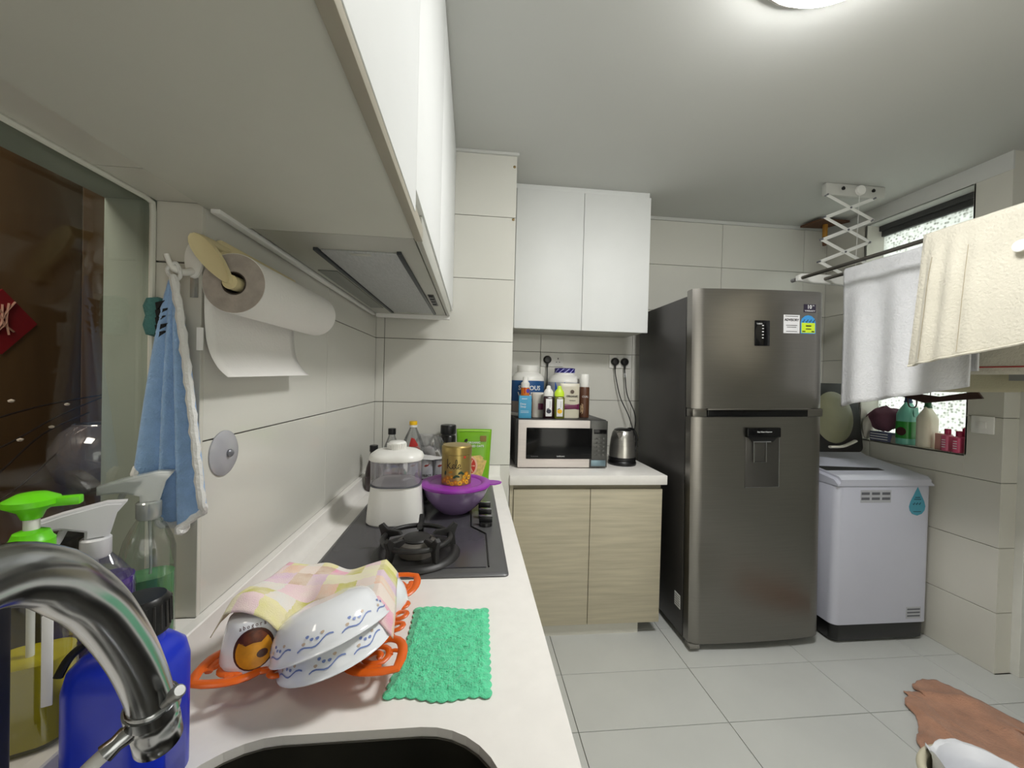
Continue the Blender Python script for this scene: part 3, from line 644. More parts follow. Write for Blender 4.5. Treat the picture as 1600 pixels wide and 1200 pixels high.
# ---------------------------------------------------------------- things on the microwave
def stripes(n, z0, z1, wd, R, parent, m, x=0):
    for k in range(n):
        z = z0+(z1-z0)*k/max(1, n-1); obj('label_line', curve_patch(nb(), rect2(x, z, wd*(1-.3*(k % 2)), .0012), R, .0009, sub=3), m, parent)
def tub(name, label, cx, cy, R, H, lidm, fields, neck=.058, sq=1):
    t = thing(name, label, 'tub', (cx, cy, MZ))
    obj('jar', lathe(nb(), [(0, 0), (R*.96, 0), (R, .006), (R, H*.70), (R*.97, H*.76), (R*.8, H*.83), (R*.64, H*.86), (R*.62, H*.9), (0, H*.9)], 40), whitep, t)
    l = obj('lid', lathe(nb(), [(0, H), (neck-.003, H), (neck, H-.003), (neck, H*.885), (neck*1.02, H*.88), (0, H*.88)], 40), lidm, t)
    return t, l
t, l = tub('protein_tub', 'large white tub with blue label, leftmost on the microwave', .325, 2.30, .098, .295, whitep, None, .064)
R = .098
la = obj('label_wrap', lathe(nb(), [(R+.0006, .02), (R+.0008, .205)], 48), mat('blue tub label', (32, 84, 142), .4), t)
obj('label_band', lathe(nb(), [(R+.0012, .022), (R+.0012, .085)], 48), mat('grey tub label', (150, 140, 132), .4), la)
obj('label_text', text_bm('SERIOUS', .036, T((0, 0, .162)), wrap=R+.0013, bold=.0008), whiteink, la); obj('label_text', text_bm('WHEY', .05, T((0, 0, .118)), wrap=R+.0013, bold=.0012), whiteink, la)
lm = mat('navy swirl lid', (34, 30, 110), .35)
t, l = tub('supplement_tub', 'large white tub with navy swirled lid behind the green-capped bottle', .556, 2.33, .10, .285, lm, None, .062)
for k in range(5): obj('lid_swirl', curve_patch(nb(), [(-.022+.034*(k-2), .256), (-.012+.034*(k-2), .256), (.02+.034*(k-2), .28), (.01+.034*(k-2), .28)], .062, .0008, sub=3), mat('pale swirl', (180, 180, 235), .4), l)
la = obj('label_wrap', lathe(nb(), [(.1006, .02), (.1008, .2)], 48), mat('grey-white label', (190, 192, 196), .4), t)
obj('label_field', curve_patch(nb(), [(-.08, .2), (-.08, .04), (-.05, .04), (-.02, .2)], .1, .0015, sub=6), mat('bright blue label', (36, 96, 190), .4), la)
# stand-up pouches
def pouch(name, label, cx, cy, z, wd, H, m, dep=.05, taper=.3, rz=0, cat='pouch', top_w=1.0):
    t = thing(name, label, cat, (cx, cy, z), rz)
    def f(u, v):
        a = 2*PI*u; th = dep/2*(1-v)**.6*(1 if v < .97 else .6)+.0015; ww = wd/2*(1-taper*(math.sin(PI*min(v*1.0, 1))*0)-(1-top_w)*v)
        x = ww*math.copysign(abs(math.cos(a))**.6, math.cos(a)); y = th*math.copysign(abs(math.sin(a))**.9, math.sin(a))
        return (x+.0, y+.0025*math.sin(9*v+3*x/wd)*(1-v), v*H)
    bm = grid(nb(), f, 36, 18, True)
    for jj in (0, 18):
        pass
    o = obj('bag', bm, m, t, ang=80)
    return t, o, (lambda x, zz: -(dep/2*(1-zz/H)**.6+.0015)*max(.0, (1-min(1, abs(x)/(wd/2))**(1/.6*2)))**.45-.0022)
def patch_on(fy, pts, lift=.0012):
    """print patch following a pouch front"""
    bm = nb(); c = (sum(p[0] for p in pts)/len(pts), sum(p[1] for p in pts)/len(pts)); rings = []
    for k in range(7):
        s = 1-k/6
        if s == 0: rings.append([bm.verts.new((c[0], fy(*c)-lift, c[1]))]); break
        rings.append([bm.verts.new((c[0]+(p[0]-c[0])*s, fy(c[0]+(p[0]-c[0])*s, c[1]+(p[1]-c[1])*s)-lift, c[1]+(p[1]-c[1])*s)) for p in pts])
    n = len(pts)
    for a, b in zip(rings, rings[1:]):
        for i in range(n):
            j = (i+1) % n
            bm.faces.new((a[i], a[j], b[0])) if len(b) == 1 else bm.faces.new((a[i], a[j], b[j], b[i]))
    return bm
def text_on(fy, s, size, x, z, bold=0, lift=.0016, ext=.0002):
    bm = text_bm(s, size, T((x, 0, z)), ext=ext, bold=bold)
    for v in bm.verts: v.co.y += fy(v.co.x, v.co.z)-lift
    return bm
t, b, fy = pouch('snack_pouch', 'cream stand-up pouch with maroon band between bottle and brown tube', .553, 2.185, MZ, .115, .195, mat('cream pouch', (206, 200, 180), .35), .06)
obj('maroon_band', patch_on(fy, rect2(.004, .063, .05, .017)), mat('maroon print', (104, 26, 70), .4), b)
obj('round_mark', patch_on(fy, circ(.012, .148, .011)), mat('brown print', (80, 62, 48), .5), b)
obj('pouch_text', text_on(fy, 'ORGANIC', .015, .012, .122, .0003), ink, b); obj('pouch_text', text_on(fy, 'QUINOA', .009, .012, .098), ink, b)
t, b, fy = pouch('seed_pouch', 'pale pouch with maroon patch behind the white-capped bottle', .38, 2.19, MZ, .085, .14, mat('clear-pale pouch', (190, 186, 176), .35), .05)
obj('maroon_patch', patch_on(fy, rect2(.01, .06, .02, .018)), MATS['maroon print'], b)
# brown tube with white cap
t = thing('lotion_tube', 'brown and white tall tube with white cap, rightmost on the microwave', 'tube', (.648, 2.22, MZ))
obj('tube_body', lathe(nb(), [(0, 0), (.03, 0), (.031, .004), (.031, .17), (.028, .176), (0, .176)], 28), mat('brown tube', (92, 58, 40), .35), t)
obj('cap', lathe(nb(), [(0, .176), (.028, .176), (.029, .18), (.028, .245), (.025, .25), (0, .25)], 28), whitep, t)
obj('white_side', curve_patch(nb(), rect2(.042, .09, .008, .08), .031, .0006, sub=4), whiteink, t); obj('tube_text', text_bm('CURL', .016, T((0, 0, .12)), wrap=.0316), whiteink, t)
bm = nb()
for k in range(4): tube(bm, [(-.02+.008*math.sin(k*2+j*.9), -.0315+.002*abs(j-3)*.3, .02+j*.012+k*.004) for j in range(5)], .0016, 5)
obj('flower_print', bm, mat('sand print', (206, 176, 140), .5), t)
# blue box, orange tube behind it
t = thing('carton', 'small light blue carton standing in front of the orange tube', 'box', (.288, 2.12, MZ))
obj('carton_body', fbox(-.034, .034, -.018, .018, 0, .122, bev=.001), mat('light blue card', (74, 160, 200), .5), t)
obj('carton_text', text_bm('Deep\nSleep', .015, T((-.012, -.0186, .07)), 'LEFT' if False else 'CENTER'), whiteink, t); obj('carton_line', fbox(-.02, .01, -.0186, -.018, .104, .107), whiteink, t)
for z in (.03, .038): obj('carton_line', fbox(-.025, .02, -.0186, -.018, z, z+.0015), whiteink, t)
t = thing('vitamin_tube', 'orange tube with white cap standing behind the blue carton', 'tube', (.294, 2.165, MZ))
obj('tube_body', lathe(nb(), [(0, 0), (.024, 0), (.024, .165), (0, .165)], 24), mat('orange tube', (224, 122, 24), .4), t)
obj('cap', lathe(nb(), [(.018, .165), (.0245, .166), (.0245, .19), (.016, .2), (.014, .225), (0, .226)], 24), whitep, t)
obj('tube_print', curve_patch(nb(), circ(.014, .148, .012), .024, .0008, sub=4), mat('violet print', (90, 70, 170), .5), t); obj('tube_print', curve_patch(nb(), rect2(-.006, .15, .003, .016), .024, .0008, sub=4), mat('red print', (190, 40, 20), .5), t)
# two drink concentrate bottles
def squash(cx, cy, capc, liq, fruit, fname, label):
    t = thing('squash_bottle', label, 'bottle', (cx, cy, MZ), 0, None)
    b = obj('bottle_body', sqlathe(nb(), [(.002, 0), (0, .004), (0, .112), (.004, .120), (.010, .124)], .029, .02, .012, 5), liq, t)
    obj('cap', lathe(nb(), [(.026, .122), (.0265, .14), (.022, .152), (.012, .165), (.0115, .174), (.008, .18), (0, .181)], 24, None, 1.04, .72), capc, t)
    l = obj('label_panel', fbox(-.017, .017, -.0212, -.0195, .012, .108, bev=.0004), whiteink, t)
    obj('fruit_print', prism(nb(), circ(0, .04, .014, .012, 16), -.0218, -.021, 'y'), fruit, l); obj('leaf_print', prism(nb(), [(-.016, .048), (-.004, .052), (.006, .058), (-.006, .056)], -.0219, -.0211, 'y'), ink, l)
    obj('label_line', fbox(.005, .007, -.0216, -.021, .062, .096), MATS['grey ink'], l)
    return t
squash(.418, 2.12, whitep, mat('dark syrup', (40, 12, 18), .15, coat=.4), mat('blackcurrant print', (42, 44, 60), .5), 'b', 'squash bottle with white cap and dark syrup on the microwave')
squash(.479, 2.12, mat('lime cap', (206, 240, 60), .4), mat('olive syrup', (104, 108, 38), .2, coat=.4), mat('lemon print', (240, 190, 30), .5), 'l', 'squash bottle with lime-green cap and yellow-green syrup on the microwave')

# ---------------------------------------------------------------- things on the hob
HT = HZ+.0105
# water dispenser / bowl-shaped appliance
t = thing('countertop_dispenser', 'white countertop dispenser with clear drum standing on the hob', 'appliance', (-.237, 1.285, HT))
obj('base', sqlathe(nb(), [(.003, 0), (0, .004), (.003, .05), (.010, .112), (.010, .117)], .087, .075, .055, 8), whitep, t)
dr = obj('drum', sqlathe(nb(), [(.011, .117), (.009, .12), (.008, .192), (.009, .196)], .087, .075, .058, 8), clear('clear drum', (214, 212, 224), .4, .2), t)
obj('drum_band', sqlathe(nb(), [(.010, .115), (.0085, .1155), (.0085, .118), (.010, .1185)], .088, .076, .058, 8), MATS['grey print'], dr)
obj('drum_floor', sqlathe(nb(), [(.014, .118), (.014, .122), (.03, .132)], .087, .075, .055, 8), whitep, dr)
l = obj('lid', sqlathe(nb(), [(.007, .194), (.004, .197), (.004, .205), (.008, .214), (.022, .224), (.05, .228)], .087, .075, .058, 8), whitep, t)
obj('lid_knob', lathe(nb(), [(0, .252), (.022, .252), (.027, .248), (.029, .238), (.03, .226), (0, .226)], 32), whitep, l)
for k in range(14): obj('knob_rib', fbox(-.0012, .0012, -.0315, -.028, .230, .247), whitep, l).rotation_euler = (0, 0, (k-6.5)*.2)
# bowl with purple lid, gold tin on it
t = thing('lidded_bowl', 'clear plastic mixing bowl with purple lid on the hob', 'bowl', (-.05, 1.36, HT))
obj('bowl', lathe(nb(), [(0, .002), (.05, 0), (.054, .003), (.08, .025), (.102, .055), (.113, .085), (.117, .094), (.115, .094), (.1, .06), (.078, .03), (.05, .006), (0, .006)], 48), clear('milky violet plastic', (168, 138, 190), .4, .62, .2), t)
l = obj('lid', lathe(nb(), [(0, .098), (.088, .098), (.095, .104), (.106, .105), (.12, .100), (.121, .094), (.118, .092), (.118, .09)], 48), purple, t)
bm = nb(); bm_pts = [(.11, -.03), (.135, -.028), (.155, -.012), (.16, .006), (.15, .02), (.13, .028), (.11, .03)]; prism(bm, bm_pts, .095, .099, 'z', .001); obj('lid_tab', bm, purple, l)
t = thing('tea_tin', 'round gold tin with fruit pattern standing on the purple lid', 'tin', (-.049, 1.36, HT+.098))
R = .051
obj('tin_body', lathe(nb(), [(0, 0), (R-.001, 0), (R, .001), (R, .102), (0, .102)], 48), gold, t)
obj('tin_lid', lathe(nb(), [(0, .133), (.03, .133), (R-.004, .132), (R+.0008, .127), (R+.001, .103), (R-.002, .102), (0, .102)], 48), gold, t)
pr = obj('tin_print', lathe(nb(), [(R+.0002, .004), (R+.0003, .012)], 48), gold, t)
cur = [[(-.026, .090), (-.026, .058)], [(-.026, .066), (-.015, .078)], [(-.023, .068), (-.013, .058), (-.009, .062)],
       [(-.009, .062), (-.001, .066), (-.002, .072), (-.007, .070), (-.008, .062), (-.003, .058), (.002, .062)],
       [(.002, .062), (.008, .078), (.006, .088), (.003, .083), (.004, .064), (.008, .058), (.011, .062)],
       [(.011, .062), (.018, .066), (.017, .072), (.012, .070), (.011, .062), (.015, .057), (.022, .060)]]
bm = nb()
for P in cur: tube(bm, [((R+.0004)*math.sin(p.x/R-.08), -(R+.0004)*math.cos(p.x/R-.08), p.y) for p in smooth_pts([(a, b, 0) for a, b in P], 6)], .0011, 6)
obj('script_print', bm, ink, pr)
obj('red_mark', curve_patch(nb(), rect2(.030, .096, .004, .004), R, .0006, sub=3), mat('red mark', (190, 60, 40), .5), pr)
fy_ = mat('yellow fruit print', (232, 178, 40), .45); fo_ = mat('amber fruit print', (196, 132, 30), .45)
for k, (x, z, r_) in enumerate([(-.042, .018, .009), (-.026, .013, .008), (-.028, .026, .008), (-.012, .008, .007), (.0, .012, .008), (.014, .010, .008), (.027, .018, .009), (.040, .012, .008), (.038, .038, .0085), (.03, .03, .006), (-.014, .030, .007), (.05, .026, .008), (-.055, .01, .008)]):
    obj('fruit_print', curve_patch(nb(), circ(x, z, r_), R, .0006+.0001*(k % 3), sub=3), fy_ if k % 2 else fo_, pr); obj('seed_print', curve_patch(nb(), circ(x, z, r_*.35, n=8), R, .0012, sub=2), gold if k % 2 else fy_, pr)
for k, (x, z, a) in enumerate([(-.038, .042, 1.4), (-.003, .031, .5), (.006, .033, -.4), (.014, .044, .6), (.021, .043, -.5), (-.018, .046, .2)]):
    pts = [(x+.009*math.cos(a)*s-.004*math.sin(a)*q, z+.009*math.sin(a)*s+.004*math.cos(a)*q) for s, q in ((-1, 0), (-.3, 1), (.5, .8), (1, 0), (.5, -.8), (-.3, -1))]
    obj('leaf_print', curve_patch(nb(), pts, R, .0012, sub=2), dgreen if k < 5 else fo_, pr)

# bottles at the far end of the worktop
def bottle(name, label, cx, cy, prof, m, capprof, capm, z=ZK, cat='bottle', extra=None):
    t = thing(name, label, cat, (cx, cy, z)); obj('bottle_body', lathe(nb(), prof, 32), m, t); obj('cap', lathe(nb(), capprof, 24), capm, t); return t
brn = mat('dark soy glass', (42, 16, 18), .12, coat=.5)
t = bottle('sauce_bottle', 'small dark brown sauce bottle with black cap by the left wall', -.4, 1.655, [(0, 0), (.03, 0), (.032, .004), (.032, .07), (.028, .095), (.019, .122), (.0135, .135), (.0135, .16)], brn, [(0, .185), (.016, .185), (.0165, .183), (.0165, .16), (0, .158)], blk)
obj('neck_band', lathe(nb(), [(.0142, .142), (.0142, .156)], 20), clear('clear neck', (220, 210, 205), .3, .2), t)
t = bottle('water_bottle', 'clear bottle with black cap behind the white dispenser', -.355, 1.79, [(0, 0), (.034, 0), (.036, .005), (.036, .13), (.03, .165), (.018, .195), (.014, .205), (.014, .215)], clear('clear pet', (225, 228, 228), .5, .10), [(0, .238), (.0165, .238), (.017, .235), (.017, .212), (0, .21)], blk)
t = bottle('oil_bottle', 'clear bottle with yellow cap and torn red and blue label', -.262, 1.79, [(0, 0), (.05, 0), (.053, .006), (.053, .13), (.05, .16), (.035, .20), (.018, .235), (.0145, .245), (.0145, .252)], MATS['clear pet'], [(0, .272), (.0165, .272), (.0175, .268), (.0175, .256), (0, .254)], mat('yellow cap', (238, 190, 20), .4))
obj('neck_ring', lathe(nb(), [(.015, .244), (.018, .246), (.018, .254), (.015, .256)], 24), whiteink, t)
obj('torn_label', curve_patch(nb(), [(-.014, .15), (.03, .135), (.04, .155), (.012, .2), (.0, .205)], .046, .002, sub=6), mat('red label', (186, 44, 40), .5), t); obj('torn_label', curve_patch(nb(), [(-.05, .14), (-.005, .138), (-.02, .165), (-.045, .17)], .05, .002, sub=6), mat('blue torn label', (60, 110, 180), .5), t)
t = thing('spice_jar', 'black jar with black lid and gold lettering by the pillar', 'jar', (-.108, 1.835, ZK))
obj('jar', lathe(nb(), [(0, 0), (.034, 0), (.035, .004), (.035, .2), (.031, .205), (0, .205)], 32), mat('black label', (22, 20, 20), .3), t)
obj('lid', lathe(nb(), [(0, .252), (.034, .252), (.036, .248), (.036, .215), (.033, .21), (0, .21)], 32), blk, t)
obj('lettering', text_bm('YUMI', .024, T((0, 0, .165)), wrap=.0355, bold=.0004), gold, t); obj('lettering', text_bm('SEA SALT', .009, T((0, 0, .145)), wrap=.0355), gold, t)
# shrink-wrapped can pack
t = thing('can_pack', 'shrink-wrapped tray of small silver drink cans behind the dispenser', 'can pack', (-.185, 1.69, HT))
canm = mat('silver white can', (196, 196, 204), .3, .4); CR = .0265
obj('tray', fbox(-.09, .09, -.035, .035, 0, .004), whiteink, t)
for i in range(3):
    x = -.056+i*.056
    c = obj('can', lathe(nb(), [(0, .006), (.02, .006), (CR, .012), (CR, .104), (.0235, .112), (.022, .114), (.021, .112), (0, .112)], 28, T((x, 0, 0))), canm, t)
    obj('can_text', text_bm('SELECT', .0125, T((x, 0, .045)), wrap=CR+.0003, bold=.0002), ink, c)
    obj('can_print', curve_patch(nb(), [(-.012, .085), (-.004, .092), (.014, .096), (.006, .086), (-.004, .082)], CR, .0006, T((x, 0, 0)), sub=4), mat('rust print', (150, 60, 50), .5), c)
    obj('can_print', curve_patch(nb(), circ(-.002, .022, .008, .006, 12), CR, .0006, T((x, 0, 0)), sub=3), MATS['rust print'], c)
bm = grid(nb(), lambda u, v: (-.095+.19*u+.003*math.sin(9*v), -.036+.074*v, .118+.004*math.sin(8*u+5*v)+.003*noise.noise(Vector((u*6, v*6, 1)))), 16, 8)
obj('wrap_top', bm, mat('white film', (222, 222, 222), .3), t)
# lilac cloth/container beneath
# crumpled clear bag behind
t = thing('plastic_bag', 'crumpled clear plastic bag leaning against the pillar tiles', 'bag', (-.19, 1.80, ZK))
def crum(u, v):
    a = 2*PI*u; r_ = (.035+.02*math.sin(PI*v))*(1+.35*noise.noise(Vector((math.cos(a)*1.6, math.sin(a)*1.6, v*3))))
    return (r_*1.3*math.cos(a), r_*.7*math.sin(a), .21*v+.012*noise.noise(Vector((math.cos(a)*2, math.sin(a)*2, 5))))
obj('bag_film', grid(nb(), crum, 40, 20, True), clear('thin film', (232, 232, 235), .6, .08, .15), t, ang=25)
obj('bag_contents', lathe(nb(), [(0, 0), (.03, .0), (.034, .02), (.03, .12), (.02, .15), (0, .16)], 14), mat('pale packet', (200, 196, 196), .5), t)
# green pouch
t, b, fy = pouch('oats_pouch', 'bright green stand-up pouch of oats by the pillar', .012, 1.79, ZK, .142, .24, mat('green pouch', (116, 176, 26), .3, bump=.15, bscale=14), .07, rz=.0, top_w=1.13)
obj('seal_strip', patch_on(fy, rect2(0, .232, .074, .004)), mat('light green seal', (150, 200, 70), .35), b)
obj('window_patch', patch_on(fy, [(-.005, .015), (.03, .01), (.045, .05), (.06, .10), (.03, .125), (-.02, .12), (-.03, .06)]), mat('oat print', (214, 184, 110), .5, var=.25, scale=60), b)
q = obj('grapefruit_print', patch_on(fy, circ(-.012, .078, .030, .042, 20), .002), mat('pink rind', (236, 190, 160), .5), b)
obj('fruit_flesh', patch_on(fy, circ(-.014, .078, .024, .035, 16), .0026), mat('red flesh', (202, 58, 44), .5), q)
for a in range(6):
    an = a*PI/3; obj('flesh_segment', patch_on(fy, [(-.014, .078), (-.014+.021*math.cos(an-.1), .078+.031*math.sin(an-.1)), (-.014+.021*math.cos(an+.1), .078+.031*math.sin(an+.1))], .0031), MATS['pink rind'], q)
obj('stamp_print', patch_on(fy, rect2(.042, .198, .014, .013)), mat('brown stamp', (130, 104, 40), .5), b)
obj('pouch_text', text_on(fy, 'ORGANIC', .013, .0, .180, .0002), whiteink, b); obj('pouch_text', text_on(fy, 'ROLLED OATS', .013, .003, .165, .0002), whiteink, b)
obj('bird_print', patch_on(fy, [(-.045, .185), (-.04, .195), (-.03, .198), (-.028, .188), (-.036, .182)]), ink, b)
# ---------------------------------------------------------------- dish tray
TZ = ZK+.001
tr_ = thing('dish_tray', 'lacy orange plastic tray holding the washed dishes', 'tray', (-.243, .712, TZ), math.radians(2))
def lift(x, y):
    d = max(abs(x), abs(y)); return .030+.20*max(0, d-.085)
def band(bm, pts, r_=.0045, closed=False):
    tube(bm, [(p[0], p[1], lift(p[0], p[1])) for p in pts], r_, 8, closed, flat=.5)
bm = lathe(nb(), [(0, .026), (.05, .026), (.085, .027), (.088, .029), (.085, .031), (0, .030)], 40); obj('tray_plate', bm, orange, tr_)
bm = lathe(nb(), [(.045, 0), (.05, 0), (.055, .026), (.048, .026)], 32); obj('tray_foot', bm, orange, tr_)
H_ = .098
for k in range(4):
    a = PI/4+k*PI/2
    bm = nb(); ca, sa = math.cos(a), math.sin(a)
    def loc(s, q): return (ca*s-sa*q, sa*s+ca*q)
    leaf = [loc(.088+.105*t, .042*math.sin(PI*t)**.8) for t in [i/10 for i in range(11)]]+[loc(.088+.105*t, -.042*math.sin(PI*t)**.8) for t in [i/10 for i in range(9, 0, -1)]]
    band(bm, leaf, .0075, True)
    sp = [loc(.14+(.006+.0022*th)*math.cos(th), (.006+.0022*th)*math.sin(th)*.95) for th in [i*.35 for i in range(36)]]
    band(bm, sp, .0052)
    for q in (-1, 1): band(bm, [loc(.165+.012*math.cos(t), q*.02+.006*math.sin(t)) for t in [i*.6 for i in range(8)]], .004)
    obj('corner_leaf', bm, orange, tr_)
    bm = nb(); a2 = k*PI/2; cb, sb_ = math.cos(a2), math.sin(a2)
    for (s, q) in ((.105, -.055), (.12, -.032), (.102, -.018), (.122, 0), (.102, .018), (.12, .032), (.105, .055), (.085, -.04), (.085, .04), (.082, 0)):
        band(bm, [(cb*(s+.012*math.cos(t))-sb_*(q+.010*math.sin(t)), sb_*(s+.012*math.cos(t))+cb*(q+.010*math.sin(t))) for t in [i*PI/6 for i in range(12)]], .0052, True)
    obj('side_flowers', bm, orange, tr_)
# mug lying mouth down with round print
mg = thing('mug', 'white mug turned upside down with a round brown and yellow print', 'mug', (-.325, .640, TZ+.031), rot=(math.radians(-3), math.radians(-4), math.radians(24)))
MR = .044
obj('mug_body', lathe(nb(), [(.046, 0), (.0495, .001), (.0495, .004), (.044, .03), (.037, .056), (.033, .066), (.026, .070), (.0, .070)], 40), opal, mg)
obj('handle', tube(nb(), smooth_pts([(.036, .0, .052), (.056, .0, .050), (.064, .0, .034), (.056, .0, .018), (.044, .0, .014)], 5), .005, 10), opal, mg)
def mugR(z): return .0475-.10*max(0, z-.004)-(.0 if z < .03 else .9*(z-.03)**1.55*2)
def mugwrap(bm, lift_):
    for v in bm.verts:
        a = v.co.x/.044; z = v.co.z; zz = min(.062, max(.004, z)); r_ = .0495+(.044-.0495)*min(1, (zz-.004)/.026) if zz < .03 else .044+(.038-.044)*(zz-.03)/.032
        r_ += lift_+(-v.co.y); v.co = Vector((r_*math.sin(a), -r_*math.cos(a), z))
    return bm
def flat_disc(pts, sub=8):
    bm = nb(); c = (sum(p[0] for p in pts)/len(pts), sum(p[1] for p in pts)/len(pts)); rings = []
    for k in range(sub+1):
        s = 1-k/sub
        rings.append([bm.verts.new((c[0]+(p[0]-c[0])*s, 0, c[1]+(p[1]-c[1])*s)) for p in pts] if s > 0 else [bm.verts.new((c[0], 0, c[1]))])
    n = len(pts)
    for a, b in zip(rings, rings[1:]):
        for i in range(n):
            j = (i+1) % n; bm.faces.new((a[i], a[j], b[0])) if len(b) == 1 else bm.faces.new((a[i], a[j], b[j], b[i]))
    return bm
pz = obj('round_print', mugwrap(flat_disc(circ(0, .032, .0275, n=28)), .0003), mat('brown rim print', (72, 32, 14), .4), mg)
obj('print_field', mugwrap(flat_disc(circ(0, .030, .0238, n=24)), .0006), mat('amber print', (206, 140, 16), .4, var=.25, scale=50), pz)
obj('print_top', mugwrap(flat_disc([(-.020, .044), (-.010, .038), (0, .040), (.010, .038), (.020, .044), (.012, .0535), (0, .0565), (-.012, .0535)]), .0009), mat('dark brown print', (96, 44, 16), .4, var=.4, scale=120), pz)
obj('print_mark', mugwrap(flat_disc(circ(.010, .023, .007, .0055, 12)), .0009), MATS['brown rim print'], pz)
for k in range(7): obj('print_letter', mugwrap(text_bm('abogora'[k], .008, T((-.018+k*.006, 0, .0615+.002*math.sin(PI*k/6)))), .0006), MATS['brown rim print'], pz)

# two opal bowls, mouth down and tilted
def bowl_prof(R, h):
    o_ = [(.40, 1.0), (.44, .985), (.60, .93), (.73, .82), (.83, .66), (.90, .48), (.945, .30), (.968, .14), (.98, .05), (1.0, .02), (1.0, .0)]
    return [(0, h), (R*.38, h)]+[(R*a, h*b) for a, b in o_]+[(R*.97, 0)]+[(R*(a-.028), h*(b-.05)) for a, b in reversed(o_[:-3])]+[(0, h*.945)]
def opal_bowl(label, loc, rot, R, h):
    b = thing('serving_bowl', label, 'bowl', loc, rot=rot); obj('bowl_body', lathe(nb(), bowl_prof(R, h), 56), opal, b)
    def onb(bm, lift_=.0006):
        for v in bm.verts:     # x = arc position (angle*R), z = fraction of height from rim
            a = v.co.x/R; zf = v.co.z; pr_ = [(R*.98, .012), (R*.968, .14), (R*.945, .30), (R*.90, .48), (R*.83, .66), (R*.73, .86)]
            zf = min(max(zf, .012), .86)
            for (r0, z0), (r1, z1) in zip(pr_, pr_[1:]):
                if z0 <= zf <= z1: rr = r0+(r1-r0)*(zf-z0)/(z1-z0); break
            rr += lift_; v.co = Vector((rr*math.sin(a), -rr*math.cos(a), zf*h+lift_*.7))
        return bm
    for g in range(5):
        a0 = (g-2)*.062
        bm = nb(); P = [(a0+(-.026+.0052*i), 0, .20+.05*math.sin(i*.9+.3)+.012*i) for i in range(11)]
        vs = []
        for p in P: vs.append((bm.verts.new((p[0], 0, p[2]-.018)), bm.verts.new((p[0], 0, p[2]+.018))))
        for (a, b_), (c, d_) in zip(vs, vs[1:]): bm.faces.new((a, c, d_, b_))
        pb = obj('wave_print', onb(bm), navyprint, b)
        for i, (dx, dz) in enumerate(((-.016, .34), (-.004, .38), (.004, .36), (.012, .44), (-.01, .46))):
            bm = flat_disc([(a0+dx+.0028*math.cos(t)*(1+.3*math.sin(3*t)), dz+.035*math.sin(t)) for t in [j*PI/4 for j in range(8)]], 2)
            obj('flower_print', onb(bm), [navyprint, mat('tan print', (200, 180, 160), .4)][i in (0, 3)], pb)
    return b
def place_rot(nrm, spin=0):
    q = Vector((0, 0, 1)).rotation_difference(Vector(nrm).normalized()); return (q.to_matrix() @ Matrix.Rotation(spin, 3, 'Z')).to_euler()
opal_bowl('upper of two tilted white bowls with blue flower sprigs', (-.207, .630, .8945), place_rot((-.38, .27, 1), .12), .0885, .054)
opal_bowl('lower of two tilted white bowls with blue flower sprigs', (-.199, .628, .8725), place_rot((-.29, .14, 1), .20), .0845, .054)
# bowls under the cloth
b = thing('rice_bowl', 'white bowl mostly hidden under the chequered cloth, rim showing right', 'bowl', (-.165, .76, TZ+.034)); obj('bowl_body', lathe(nb(), bowl_prof(.052, .046), 40), opal, b)
b = thing('coconut_bowl', 'dark brown bowl hidden under the chequered cloth between mug and bowls', 'bowl', (-.262, .715, TZ+.034)); obj('bowl_body', lathe(nb(), bowl_prof(.040, .046), 32), mat('dark brown lacquer', (58, 38, 28), .35), b)

